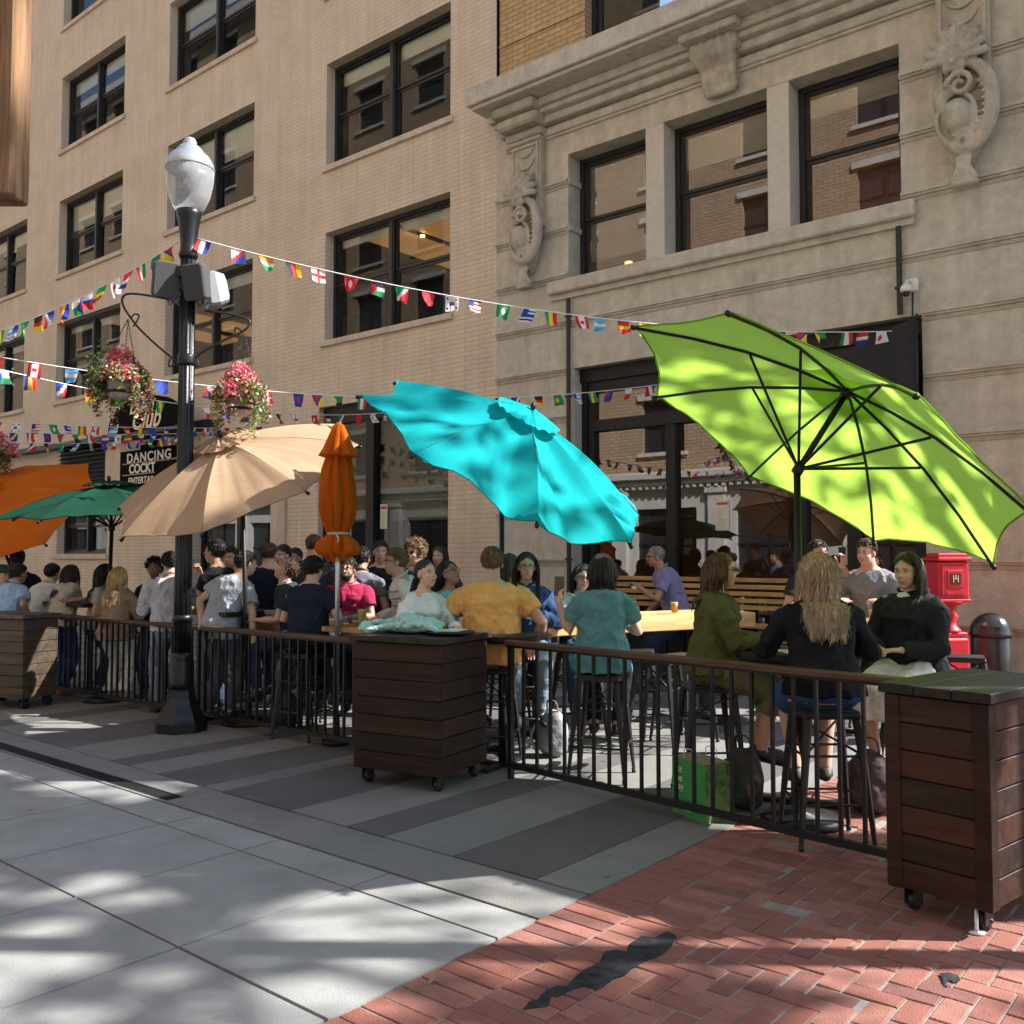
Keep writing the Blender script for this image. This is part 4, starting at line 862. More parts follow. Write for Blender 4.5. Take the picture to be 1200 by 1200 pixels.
# folded orange umbrella
a0=D(397,495,8.14); gb=V((a0.x,a0.y,0)); fo=root('folded_umbrella','closed bright orange umbrella tied with a cord, standing up from the beer table','umbrella',gb)
zt=a0.z; zt2=D(397,655,8.14).z; H_=zt-zt2; m=MB(); n=64; secs=[(0,.015),(.02,.05),(.10,.085),(.19,.12),(.235,.15),(.25,.155),(.255,.10),(.35,.125),(.5,.14),(.62,.145),(.74,.12),(.80,.085),(.815,.075),(.83,.085),(.88,.15),(.93,.17),(.97,.155),(1.0,.10)]
vs=[]
for s_,rr in secs:
    for j in range(n):
        q=2*PI*j/n; f_=1+(.26*math.cos(q*8+.9*math.sin(s_*7))+.10*math.cos(q*19+s_*5))*min(1,s_*5)+.10*noise.noise(V((math.cos(q)*2,math.sin(q)*2,s_*6)))*3*s_; vs.append(gb+V((math.cos(q)*rr*.88*f_,math.sin(q)*rr*.88*f_,zt-H_*s_+(.03*math.cos(q*8)*s_ if s_ in(.25,1.0) else 0))))
k=len(secs); m.add(vs,[(i*n+j,i*n+(j+1)%n,(i+1)*n+(j+1)%n,(i+1)*n+j) for i in range(k-1) for j in range(n)],0,True); m.build('canopy',mat('canopy_orange',(.66,.15,.012)),fo)
m=MB(); zz=zt-H_*.815; m.lathe(V((gb.x,gb.y,zz)),[(.085,-.012),(.095,0),(.085,.012)],20); m.tube(smooth([V((gb.x,gb.y,zz))-fw*.1,V((gb.x,gb.y,zz-.05))-fw*.14+rt*.03,V((gb.x,gb.y,zz-.1))-fw*.12+rt*.01]),.008,6); m.build('tie_cord',mat('pale_cord',(.55,.42,.28),.9,var=0,bump=0),fo)
m=MB(); m.tube([gb+V((0,0,.05)),gb+V((0,0,zt))],.02,14); m.build('pole',M_steel,fo); m=MB(); m.lathe(gb,[(.12,0),(.12,.04),(.03,.06),(.03,.25)],20); m.build('base',M_black,fo)
# ============================================================ BUNTING
FC={'r':(.62,.02,.03),'w':(.80,.80,.78),'b':(.02,.06,.36),'g':(.01,.28,.09),'y':(.85,.60,.03),'k':(.02,.02,.02),'o':(.80,.28,.02),'s':(.15,.42,.75),'m':(.35,.02,.06)}
FK=list(FC); FMAT=[mat('flag_'+n,c,.75,var=0,bump=0,trans=.35) for n,c in (('red',FC['r']),('white',FC['w']),('blue',FC['b']),('green',FC['g']),('yellow',FC['y']),('black',FC['k']),('orange',FC['o']),('sky_blue',FC['s']),('maroon',FC['m']))]
def fpat(spec,u,v):
    t=spec[0]; c=spec[1:]
    if t=='v': return c[min(int(u*len(c)),len(c)-1)]
    if t=='h': return c[min(int(v*len(c)),len(c)-1)]
    if t=='x': return c[1] if abs(u-.5)<.09 or abs(v-.5)<.11 else c[0]          # cross
    if t=='n': return c[1] if abs(u-.38)<.08 or abs(v-.5)<.11 else c[0]
    if t=='d': return c[1] if (u-.5)**2*1.4+(v-.5)**2*1.1<.055 else c[0]          # disc
    if t=='p': return c[0] if u<.5*(1-abs(v-.5)*2) else c[1+min(int(v*(len(c)-1)),len(c)-2)]  # hoist triangle
    if t=='u': 
        if u<.45 and v<.5: return c[2]
        return c[int(v*9)%2]
    if t=='c':   # pale with coloured bars at the ends and a badge
        return c[0] if u<.25 or u>.75 else (c[0] if (u-.5)**2+(v-.5)**2<.03 else c[1])
    if t=='k': 
        if (u-.5)**2+(v-.5)**2<.035: return c[1] if v<.5 else c[2]
        return 'k' if (abs(abs(u-.5)-.34)<.05 and abs(abs(v-.5)-.3)<.08) else c[0]
    if t=='q': return c[1] if (u<.42 and v<.45) else c[0]
    if t=='z': return c[0] if u+v<.8 else (c[1] if u+v<1.1 else c[2])
    return c[0]
SPECS=['vrwb','zwrb','howg','vkry','xwr','drw','prkwg','zgwr','hr','kwrb','urwb','dgw','uwbb','vgyr','crw','hsws','hryr','vyym','hb','nby','prwb','zbyb','vrwr','dbr',
 'zrby','pygk','vgwr','hrwb','dwr','hgyr','hwbr','pbwg','vbyr','zbwr','hkry','dgy','uwsb','vgyg','qbr','hwr']
def flag(parent,p,ux,w_,h_,spec,seed):
    rnd=random.Random(seed); NU,NV=12,8; tw=rnd.gauss(0,.45); ph=rnd.uniform(0,6); amp=rnd.uniform(.010,.036); sl=rnd.gauss(0,.32)
    uz=V((0,0,-1)); un=ux.cross(uz).normalized(); m=MB(); vs=[]
    for j in range(NV+1):
        v=j/NV; a=tw*v*1.3; ud=(ux*math.cos(a)+un*math.sin(a)).normalized(); k_=1-.25*abs(tw)*v
        for i in range(NU+1):
            u=i/NU; vs.append(p+ux*(w_/2)*(0)+ud*(u-.5)*w_*k_+uz*v*h_*(1-.1*abs(sl))+ux*sl*v*h_*.5+un*(amp*math.sin(u*5+ph+v*2)*v*1.4+.05*v*v*math.cos(ph)))
    fs=[];mi=[]
    for j in range(NV):
        for i in range(NU):
            fs.append((j*(NU+1)+i,j*(NU+1)+i+1,(j+1)*(NU+1)+i+1,(j+1)*(NU+1)+i)); mi.append(FK.index(fpat(spec,(i+.5)/NU,(j+.5)/NV)))
    m.add(vs,fs,0,True); m.m=mi; m.build('flag',FMAT,parent)
def bunting(pts,label,n,sag,w_=.125,h_=.14,off=0,name='bunting',skip=()):
    """pts: two ends in the place; sag in metres"""
    p0,p1=[V(p) for p in pts]; r=root(name,label,'bunting',p0,group='strings of little national flags')
    def P(t): return p0.lerp(p1,t)+V((0,0,-4*sag*t*(1-t)))
    m=MB(); m.tube([P(i/40) for i in range(41)],.006,5); m.build('cord',M_cord,r)
    for k in range(n):
        t=(k+.6)/n
        if k in skip: continue
        t=min(.999,max(0,t+random.uniform(-.006,.006))); p=P(t); ux=(P(min(1,t+.005))-P(t-.005)).normalized(); flag(r,p-V((0,0,.004)),ux,w_,h_,SPECS[(k+off)%len(SPECS)],k*7+off)
bunting((L(222,277),FY(1045,388,11.0)),'long string of little flags from the lamp post top across to the black awning',29,.28,.135,.14)
bunting((L(208,284),D(-60,404,9.6)),'slanting string of little flags from the lamp post top down to the left edge',18,.12,.11,.15,off=24)
bunting((D(-60,408,8.8),D(860,436,13.3)),'upper of the two long flag strings behind the flower baskets, on to the shopfront',34,.42,.12,.14,off=12)
bunting((D(-60,418,9.1),FY(500,478,11.1)),'lower of the two long flag strings crossing behind the flower baskets',24,.30,.12,.14,off=30)
bunting((D(-80,488,12.5),FY(345,498,11.1)),'highest of three far flag strings just above the dancing and cocktails board',26,.10,.125,.145,off=5)
bunting((D(-80,500,13.2),FY(300,502,11.1)),'middle of three far flag strings just above the dancing and cocktails board',24,.12,.125,.145,off=17)
bunting((D(-80,514,13.8),FY(215,512,11.1)),'lowest and shortest of the three far flag strings on the left',18,.10,.125,.145,off=28)
# ============================================================ FURNITURE
def stool(loc,rz,label,h=.74,src=[None],grey=False):
    if src[0] is not None: 
        return copytree(src[0],loc,rz,label)
    r=root('bar_stool',label,'bar stool',loc,rz,group='black metal bar stools on the patio'); src[0]=r
    m=MB(); m.bb(-.155,.155,-.155,.155,h-.045,h-.012,bev=.012); m.bb(-.15,.15,-.15,.15,h-.012,h,bev=.008); m.build('seat',M_iron,r,local=True)
    for sx in(-1,1):
        for sy in(-1,1):
            m=MB(); m.tube([(sx*.135,sy*.135,h-.046),(sx*.165,sy*.165,h*.55),(sx*.20,sy*.20,.03)],[.026,.021,.013],6,sm=False); m.lathe((sx*.20,sy*.20,0),[(.014,0),(.017,.03)],10); m.build('leg',M_iron,r,local=True)
    for z,q in((.24,.185),(.50,.166)):
        m=MB()
        for a,b in(((-q,-q),(q,-q)),((q,-q),(q,q)),((q,q),(-q,q)),((-q,q),(-q,-q))): m.tube([(a[0],a[1],z+.0),(b[0],b[1],z)],.008,6)
        if z<.4: m.build('footrest',M_iron,r,local=True)
    m.tube([(-.166,-.166,.5),(.14,.14,h-.07)],.007,6); m.tube([(.166,-.166,.5),(-.14,.14,h-.07)],.007,6)
    m.build('brace_bars',M_iron,r,local=True); return r
m_tw=woodmat('golden_table_timber',(.52,.31,.13),.55,.45,1,.6,.15)
# long timber table
t0=D(610,650,7.95); t1=D(885,650,9.25); ax=(t1-t0); ax.z=0; Lt=ax.length; ax.normalize(); nn=V((-ax.y,ax.x,0)); cn=(t0+t1)/2+nn*.33; cn.z=0
tb=root('long_bar_table','long thick golden timber bar table in the middle of the patio','table',cn,math.atan2(ax.y,ax.x)); 
m=MB(); 
for k in range(3): m.bb(-Lt/2,Lt/2,-.33+k*.222,-.33+k*.222+.218,.90,1.04,bev=.008)
m.build('tabletop',woodmat('golden_table_plank',(.55,.33,.14),.6,.45,0,.5,.15),tb,local=True)
for s_ in(-1,1):
    m=MB(); m.bb(s_*Lt*.36-.05,s_*Lt*.36+.05,-.24,.24,.84,.899); m.bb(s_*Lt*.36-.04,s_*Lt*.36+.04,-.04,.04,.04,.84); m.bb(s_*Lt*.36-.06,s_*Lt*.36+.06,-.3,.3,0,.04); m.build('leg',M_black,tb,local=True)
def hightable(c,label,sx,sy,rz,wood=True,h=1.05):
    r=root('high_table',label,'table',(c[0],c[1],0),rz); m=MB(); m.bb(-sx/2,sx/2,-sy/2,sy/2,h-.045,h,bev=.006); m.build('tabletop',MATS['golden_table_timber'] if wood else m_top,r,local=True)
    m=MB(); m.tube([(0,0,.03),(0,0,h-.05)],.035,12); m.bb(-.28,.28,-.03,.03,0,.03); m.bb(-.03,.03,-.28,-.031,0,.03); m.bb(-.03,.03,.031,.28,0,.03); m.bb(-.2,.2,-.2,.2,h-.06,h-.046); m.build('pedestal',M_black,r,local=True); return r
tA=D(418,650,8.15); hightable((tA.x+.1,tA.y+.2),'high timber table with beer glasses under the closed orange umbrella',.85,.6,.1,h=.98)
tB=D(235,650,9.3); hightable((tB.x,tB.y+.3),'dark high table among the standing group just behind the lamp post',.9,.6,0,False)
tC=D(108,650,11.2); hightable((tC.x,tC.y),'dark high table under the green umbrella',1.0,.7,0,False)
tD=D(912,650,6.1); rD=hightable((tD.x+.05,tD.y+.12),'small dark high table between the three seated women under the lime umbrella',.6,.6,.3,False,h=.98)
tE=D(1030,650,8.3); hightable((tE.x-.1,tE.y+.1),'pale topped high table with a beer, in front of the man in the grey sweatshirt',.9,.6,0,True,h=1.03)
tF=D(530,650,7.1); hightable((tF.x+.2,tF.y+.35),'small dark high table beside the middle planter box',.6,.5,.2,False,h=1.0)
# slatted bench along the shopfront
bx0=FY(706,0,10.75).x; bx1=FY(985,0,10.75).x; br=root('slatted_bench','long high-backed bench of golden slats against the shopfront','bench',((bx0+bx1)/2,10.7,0))
m_sl_=woodmat('golden_bench_slat',(.50,.31,.12),.6,.45,0,.5,.15)
m=MB(); 
for k in range(5): z=.92+k*.085; m.bb(bx0,bx1,10.86-.01*k,10.885-.01*k,z,z+.055,bev=.004)
m.build('backrest',m_sl_,br); m=MB()
for k in range(4): m.bb(bx0,bx1,10.42+k*.105,10.42+k*.105+.095,.73,.765,bev=.004)
m.build('seat',m_sl_,br)
k=0; x=bx0+.1
while x<bx1:
    m=MB(); m.bb(x-.03,x+.03,10.89,10.95,0,1.32); m.bb(x-.03,x+.03,10.43,10.49,0,.729); m.bb(x-.03,x+.03,10.491,10.889,.66,.729); m.build('leg',M_black,br); x+=1.0
# red street fire-alarm pedestal
m_red=mat('fire_red_enamel',(.55,.015,.03),.35,0,var=.15,vscale=6,bump=.12,bscale=20,dirt=.2,dirtcol=(.3,.02,.02))
fp=D(1109,650,9.6); fa_=root('fire_alarm_box','bright red cast iron street alarm pedestal between the lime umbrella and black bin','alarm box',(fp.x,fp.y,0))
q=YAW+R(8); Q=Matrix.Rotation(q,3,'Z'); fo_=V((fp.x,fp.y,0))
m=MB(); m.box(fo_+V((0,0,.42)),(.31,.28,.72),rz=q,bev=.03); m.box(fo_+V((0,0,.80)),(.28,.25,.05),rz=q,bev=.02); m.box(fo_+V((0,0,.03)),(.42,.38,.06),rz=q,bev=.02); m.build('pedestal',m_red,fa_)
m=MB(); m.lathe(fo_+V((0,0,.82)),[(.13,0),(.12,.03),(.085,.07),(.075,.12),(.105,.16),(.075,.2),(.085,.26),(.14,.29),(.16,.31)],24); m.build('column',m_red,fa_)
bc=fo_+V((0,0,1.34)); m=MB(); m.box(bc,(.33,.26,.40),rz=q,bev=.02); m.box(bc+V((0,0,.215)),(.37,.31,.035),rz=q,bev=.012); m.box(bc+V((0,0,.25)),(.32,.22,.05),rz=q,bev=.02); m.box(bc+V((0,0,-.20)),(.35,.29,.03),rz=q,bev=.01); m.build('alarm_head',m_red,fa_)
m=MB(); m.box(bc+Q@V((0,-.134,0)),(.28,.014,.31),rz=q,bev=.006); m.box(bc+Q@V((0,-.142,.02)),(.17,.012,.17),rz=q,bev=.006); m.box(bc+Q@V((0,-.147,-.12)),(.2,.006,.03),rz=q); m.build('door',m_red,fa_)
m=MB(); m.box(bc+Q@V((0,-.149,.02)),(.11,.006,.11),rz=q); m.build('glass_square',mat('dark_red_glass',(.09,.01,.012),.2,var=0,bump=0),fa_)
m=MB()
for a,b,cx,cz in ((.008,.07,-.025,0),(.008,.07,.025,0),(.05,.008,0,.0),(.008,.04,0,.02)): m.box(bc+Q@V((cx,-.1535,.02+cz)),(a,.003,b),rz=q)
m.build('emblem',MATS['gilt_lettering'],fa_)
# black dome-lid bin
tp=D(1159,650,9.9); tr=root('litter_bin','black dome-topped steel litter bin against the stone wall','litter bin',(tp.x,tp.y,0)); m_bin=mat('bin_enamel',(.035,.035,.037),.28,.3,var=.1,vscale=10,bump=.03)
o_=V((tp.x,tp.y,0)); m=MB(); m.lathe(o_,[(.18,0),(.195,.02),(.195,.74),(.19,.75)],40); m.build('bin_body',m_bin,tr)
m=MB(); m.lathe(o_+V((0,0,.752)),[(.205,0),(.207,.035),(.20,.045)]+[(.20*math.cos(a),.045+.20*math.sin(a)) for a in [R(x) for x in range(10,90,10)]]+[(0,.245)],40); m.build('dome_lid',m_bin,tr)
m=MB(); dd=(V((0,0,0))-o_).normalized()
for k in range(1): 
    Qd=Matrix.Rotation(math.atan2(dd.y,dd.x)-PI/2,3,'Z'); vs=[]
    for i in range(9):
        for j in range(6):
            a=R(-34+68*i/8); e=R(18+38*j/5); rr=.207; vs.append(o_+V((0,0,.797))+Qd@V((math.sin(a)*math.cos(e)*rr,math.cos(a)*math.cos(e)*rr,math.sin(e)*rr)))
    m.add(vs,[(i*6+j,i*6+j+1,(i+1)*6+j+1,(i+1)*6+j) for i in range(8) for j in range(5)],0,True)
m.build('flap',mat('flap_enamel',(.06,.06,.062),.2,.4,var=0,bump=0),tr)
# ============================================================ SMALL THINGS
m_gl=glassmat('clear_tumbler_glass',(.93,.95,.94),1.45,0)
m_beer=mat('beer',(.80,.50,.05),.2,var=0,bump=0,trans=.5); m_foam=mat('foam',(.85,.82,.7),.8,var=0,bump=0)
def pint(p,label,fill=.8,h=.15,r_=.042,grp='drinks glasses on the patio tables'):
    r=root('beer_glass',label,'glass',p,group=grp); m=MB(); m.lathe(p,[(r_*.72,0),(r_*.72,.004),(r_,h),(r_*.93,h),(r_*.66,.012)],20); m.build('tumbler',m_gl,r)
    if fill>0:
        m=MB(); m.lathe(p+V((0,0,.012)),[(r_*.64,0),(r_*(.64+.27*fill),(h-.015)*fill)],20); m.build('drink',m_beer,r)
        m=MB(); m.lathe(p+V((0,0,.0125+(h-.015)*fill)),[(r_*(.64+.27*fill),0),(r_*(.66+.27*fill),.008)],20); m.build('foam',m_foam,r)
def on(x,d,z): p=D(x,650,d); p.z=z; return p
pint(on(391,8.1,.981),'small half-drunk beer glass just left of the closed umbrella pole',.5,.12)
pint(on(406,8.15,.981),'nearly empty tumbler just right of the closed umbrella pole',.12,.13)
pint(on(417,8.2,.981),'second tumbler beside the tall beer on the umbrella table',.3,.12)
pint(on(425,8.05,.981),'tall full pint of golden beer at the right end of the umbrella table',.85,.17)
pint(on(741,8.75,1.041),'beer glass on the long timber table beside the woman in the teal-lit shirt',.3,.17)
pint(on(1021,8.3,1.031),'pint of beer in front of the man in the grey sweatshirt',.45,.16)
pint(on(672,8.1,1.041),'clear tumbler on the long table near the woman holding a phone',.1,.15)
for x_,d_,f_,l_ in ((655,8.15,.6,'beer glass by the left end of the long timber table'),(790,9.0,.7,'nearly full beer glass farther along the long timber table'),(905,6.15,.3,'short tumbler in front of the woman in the olive sweater'),(934,6.3,.0,'empty tumbler on the small table in front of the blonde woman'),(1040,8.35,0,'empty glass to the right of the pint on the pale table'),(520,7.25,.5,'beer glass between the white blouse woman and the turquoise tee'),(250,9.4,.6,'beer glass on the dark table behind the lamp post'),(226,9.2,.2,'almost empty glass on the dark table behind the lamp post')):
    z_={655:1.041,790:1.041,905:.981,934:.981,1040:1.031,520:1.001}.get(x_,1.051); pint(on(x_,d_,z_),l_,f_,.14)
def card(x_,d_,z_,l_,rz):
    p_=on(x_,d_,z_); m=MB(); m.box(p_+V((0,0,.004)),(.11,.20,.006),rz=rz); m.box(p_+V((0,0,.0085)),(.08,.02,.002),rz=rz,mi=1); tag(m.build('menu_card',[MATS['menu_paper'],MATS['red_print']]),l_,'menu')
card(840,9.1,1.041,'menu card lying at the right end of the long timber table',.4); card(700,8.3,1.041,'menu card lying on the long timber table beside the smiling woman',1.2); card(922,6.05,.981,'menu card lying on the small dark table under the lime umbrella',.9)
# green paper carrier bag
g1=G(827,966); g0_=G(788,951); ux=(g1-g0_); ux.z=0; wb=ux.length; ux.normalize(); dp=.19
m_grn=mat('green_paper',(.045,.30,.08),.65,var=.08,bump=.1,bscale=15); m_leafp=mat('leaf_print_paper',(.10,.19,.05),.65,var=.7,vscale=22,bump=.05,detail=2)
bgr=root('paper_bag','bright green paper carrier bag with white lettering standing by the fence','bag',(g0_+g1)/2,math.atan2(ux.y,ux.x)); uy=V((-ux.y,ux.x,0)); hb=.345
m=MB(); m.box((0,dp/2,hb/2),(wb,dp,hb),mi=0); 
m.m=[0,0,0,1,0,1]; m.build('bag_body',[m_grn,m_leafp],bgr,local=True)
m=MB(); m.bb(-wb/2+.004,wb/2-.004,.004,dp-.004,hb+.0005,hb+.006); m.build('bag_top',mat('kraft_inside',(.30,.25,.18),.8,var=.1,bump=0),bgr,local=True)
m=MB()
for t_,z in(('eat',.28),('the',.225),('way',.175),('salad.',.055)): vs,fs=textmesh(t_,.062,.0008); m.add([V((p.x-wb/2+.035+.016*len(t_)-.02,-.0015-p.z,z+p.y)) for p in vs],fs)
m.build('lettering',m_wl,bgr,local=True)
m=MB()
for yy in(.01,dp-.01): m.tube(smooth([V((-.05,yy,hb)),V((-.045,yy,hb+.06)),V((.045,yy,hb+.06)),V((.05,yy,hb))]),.003,5)
m.build('twisted_handle',M_cord,bgr,local=True)
# bags on the ground
def sack(c,sz,label,col,nm='backpack',seed=0,rough=.7):
    r=root(nm,label,'bag',(c.x,c.y,0)); m=MB(); sx,sy,sz_=sz; m.ell((0,0,sz_*.46),(sx/2,sy/2,sz_*.47),n=16,m=10); m.bb(-sx*.42,sx*.42,-sy*.38,sy*.38,.01,sz_*.72,bev=.04); m.ell((0,-sy*.38,sz_*.32),(sx*.34,sy*.2,sz_*.24)); o=remesh(m,'pouch',mat('bag_'+col[0],col[1],rough,var=.25,vscale=12,bump=.3),.014,r,fold=.008,fscale=6,seed=seed,local=True)
    m=MB(); m.tube(smooth([V((-sx*.2,0,sz_*.86)),V((-sx*.15,-.02,sz_*1.08)),V((sx*.15,-.02,sz_*1.08)),V((sx*.2,0,sz_*.86))]),.010,6,flat=.5); m.tube(smooth([V((-sx*.3,-sy*.4,sz_*.75)),V((-sx*.45,-sy*.7,sz_*.4)),V((-sx*.3,-sy*.5,.03))]),.012,6,flat=.4); m.build('strap',MATS['bag_'+col[0]],r,local=True); return r
sack(G(315,868)+fw*.62,(.30,.22,.36),'black backpack on the floor beneath the man in the navy tee',('black',(.02,.02,.022)),seed=1)
sack(G(872,948),(.26,.2,.42),'black handbag standing on the paving behind the green paper bag',('black',(.02,.02,.022)),'handbag',2)
sack(G(1020,952),(.30,.24,.42),'dark maroon bag with loose straps by the seated black-haired woman',('maroon',(.06,.03,.035)),'handbag',3)
sack(D(648,650,7.6)*1,(.26,.2,.40),'grey and white backpack under the long timber table',('grey',(.25,.25,.27)),seed=4)
# mint jacket and tray on the middle planter
jc=V((-4.98,4.80,1.045)); m=MB(); rj=random.Random(4)
for k in range(26):
    a=rj.uniform(0,2*PI); r0=rj.uniform(0,.22); c_=jc+V((math.cos(a)*r0*1.35,math.sin(a)*r0*.75,.02+(.24-r0)*.34*rj.uniform(.4,1))); b_=rj.uniform(0,PI); L_=rj.uniform(.08,.17); dv=V((math.cos(b_),math.sin(b_),rj.uniform(-.15,.15)))
    m.tube(smooth([c_-dv*L_,c_-dv*L_*.3+V((0,0,.02)),c_+dv*L_*.4+V((0,0,.015)),c_+dv*L_-V((0,0,.02))],4),[.012]+[.028]*4+[.034]*4+[.028]*3+[.012],8,flat=.7)
m.ell(jc+V((0,0,.03)),(.27,.15,.035)); m.tube(smooth([jc+V((-.18,-.1,.03)),jc+V((-.34,-.12,.03)),jc+V((-.40,-.02,.02))]),[.05]*13,10,flat=.5)
for v_ in m.v: v_.z=max(v_.z,1.043)
tag(remesh(m,'folded_jacket',mat('mint_cloth',(.36,.55,.50),.9,var=.12,bump=.25,bscale=200,bump2=.5,spec=.1),.008,None,sm=2,fold=.006,fscale=14,seed=3),'pale mint jacket lying crumpled on the middle planter box lid','jacket')
tc=V((-4.60,4.86,1.042)); m=MB(); m.lathe(tc,[(.13,0),(.17,.012),(.175,.022),(.168,.022),(.13,.008)],32); tag(m.build('serving_tray',M_black),'round black tray on the middle planter box beside the mint jacket','tray')
m=MB(); m.box(tc+V((-.0,0,.026)),(.16,.12,.006),rz=.4); m.box(tc+V((.03,.02,.033)),(.14,.1,.005),rz=.1); tag(m.build('paper_napkins',mat('pale_napkin',(.5,.62,.58),.9,var=.05,bump=.1)),'loose pale napkins on the round black tray','napkins')
lf=MB()
for q,s_ in ((G(506,1153),.03),(G(1000,1110),.02),(G(936,905),.02)): leafq(lf,q+V((0,0,.012)),s_,0); 
tag(lf.build('fallen_leaves',mat('dry_leaf',(.35,.25,.12),.8,var=.2,bump=0)),None,None,kind='stuff')
# ============================================================ PEOPLE
SK={'fair':(.56,.33,.24),'light':(.50,.29,.20),'tan':(.36,.20,.13),'brown':(.22,.12,.075),'asian':(.58,.37,.26)}
def skin(k):
    n='skin_'+k
    if n not in MATS:
        m=mat(n,SK[k],.5,var=.06,vscale=18,bump=.06,bscale=90); b=m.node_tree.nodes['Principled BSDF']; b.inputs['Subsurface Weight'].default_value=.08; b.inputs['Subsurface Radius'].default_value=(.01,.004,.002)
    return MATS[n]
M_eyew=mat('eye_white',(.62,.6,.57),.25,var=0,bump=0); M_eyed=mat('eye_dark',(.02,.012,.008),.15,var=0,bump=0)
def hairmat(n,c):
    k='hair_'+n
    if k in MATS: return MATS[k]
    return mat(k,c,.5,var=.6,vscale=60,bump=.5,bscale=160,stretch=(1,1,.05),spec=.35)
HC_={'black':(.017,.013,.012),'darkbrown':(.03,.017,.011),'brown':(.085,.045,.024),'lightbrown':(.17,.10,.05),'blonde':(.50,.34,.15),'grey':(.22,.20,.18),'ashblonde':(.36,.27,.165)}
def cloth(n,c,rough=.85,var=.10): return mat('cloth_'+n,c,rough,var=var,vscale=14,bump=.2,bscale=260,spec=.12,bump2=.45)
def ik(a,t,l1,l2,hint):
    d=t-a; L_=d.length; mx=(l1+l2)*.995
    if L_>mx: t=a+d*(mx/L_); d=t-a; L_=mx
    L_=max(L_,abs(l1-l2)+.03); dn=d.normalized(); x=(l1*l1-l2*l2+L_*L_)/(2*L_); h=math.sqrt(max(l1*l1-x*x,0)); hp=(hint-dn*hint.dot(dn)); hp=hp.normalized() if hp.length>1e-4 else dn.orthogonal()
    return a+dn*x+hp*h,t
def person(label,px_,py_,d,face,pose='sit',hair='short',hc='black',sk='light',top=('x',(.1,.1,.1)),sleeve='short',bottom=('jeans_dark',(.03,.04,.07)),leg='long',shoe=(.02,.02,.02),
           lean=8,slean=0,head=(0,0,0),arms=None,fem=False,fat=1.,vox=.008,glasses=None,hc_len=.3,collar=False,group='people on the patio',lo=None,twist=0,seed=None,outer=None,hairseed=1,beard=None,cap=None,stripe=None,hem=-.06,hood=False,feet=None,s=None,hdx=0,pony=True,bag=None,who=None,tail=0,tag_=False,part=0):
    seed=seed if seed is not None else int(px_*7+py_); rnd=random.Random(seed)
    hw=D(px_,py_,d); a=R(face); f=(-fw*math.cos(a)+rt*math.sin(a)).normalized(); rz=math.atan2(f.y,f.x)-PI/2
    sit=pose in('sit','bench')
    # ---- local skeleton, pelvis joint level at origin, facing +y
    base_head=.637
    hipz=.87 if sit else .90
    if s is None:
        ln=R(lean); est=hw.z-hipz*(1 if sit else 0)
        s=est/(base_head*math.cos(ln*.9)) if sit else hw.z/(.90+base_head*math.cos(ln))
        s=max(.86,min(1.10,s))
    fs=.92 if fem else 1.
    if sit: hz=hw.z-base_head*s*math.cos(R(lean)*.9)-0.0
    else: hz=hw.z-base_head*s*math.cos(R(lean))
    if sit: hz=max(.80,min(.93,hz))
    def spine(h):   # centre of trunk at height h (unit) with bend
        t=h/.5; an=R(lean)*(.35+.65*min(t,1.2)); sa=R(slean)*(.4+.6*min(t,1.2)); return V((math.sin(sa)*h,math.sin(an)*h,math.cos(an)*math.cos(sa)*h))*s
    tw=Matrix.Rotation(R(twist),3,'Z'); B=Matrix.Rotation(-R(slean),3,'Y')@Matrix.Rotation(-R(lean),3,'X')   # trunk tilt
    Bq=tw@Matrix.Rotation(R(slean),3,'Y')@Matrix.Rotation(-R(lean),3,'X')
    ux=Bq@V((1,0,0)); uyv=Bq@V((0,1,0))
    sh=.175*(.90 if fem else 1.04)*s*(1+.5*(fat-1))
    def sec(h,rx,ry,oy=0,k=1.): c=spine(h)+uyv*oy*s; q=min(1,h/.4) if h>0 else 0; u=(V((1,0,0)).lerp(ux,q)).normalized(); v=(V((0,1,0)).lerp(uyv,q)).normalized(); return (c,u*rx*s*k,v*ry*s*k)
    F=fat
    if fem: T=[(-.10,.165,.115,-.01),(0,.172,.12,-.01),(.09,.145,.105,0),(.18,.125,.095,0),(.27,.14,.105,.01),(.34,.152,.125,.022),(.41,.155,.105,.01),(.455,.132,.085,-.005),(.485,.085,.066,-.01),(.52,.052,.052,-.008)]
    else: T=[(-.10,.155,.115,-.01),(0,.16,.12,-.01),(.09,.15,.112,0),(.18,.148,.108,0),(.27,.162,.115,.005),(.34,.176,.124,.008),(.41,.18,.112,.003),(.455,.158,.095,-.008),(.488,.105,.078,-.012),(.52,.06,.06,-.01)]
    def F_(h): return 1+(F-1)*(1 if h<.4 else .4)
    hn=spine(.50)-uyv*.008*s
    yaw,pit,rol=[R(x) for x in head]
    Hm=tw@Matrix.Rotation(yaw,3,'Z')@Matrix.Rotation(-(pit+R(lean)*.15),3,'X')@Matrix.Rotation(rol,3,'Y')
    hcn=spine(.537)+Hm@V((0,.03,.095))*s; hcn.z+=0
    def H(x,y,z): return hcn+Hm@(V((x,y,z))*hs)
    hs=(.96 if fem else 1.)*max(.96,min(s,1.04))
    body=MB()
    body.loft([sec(h,rx*F_(h),ry*F_(h),oy) for h,rx,ry,oy in T],20)
    nr=.047 if fem else .058
    body.tube([spine(.42),spine(.49)+V((0,-.004,0)),hcn+Hm@V((0,-.018,-.05)),hcn+Hm@V((0,-.01,.0))],[nr*1.5*s,nr*1.1*s,nr*s,nr*.95*s],14)
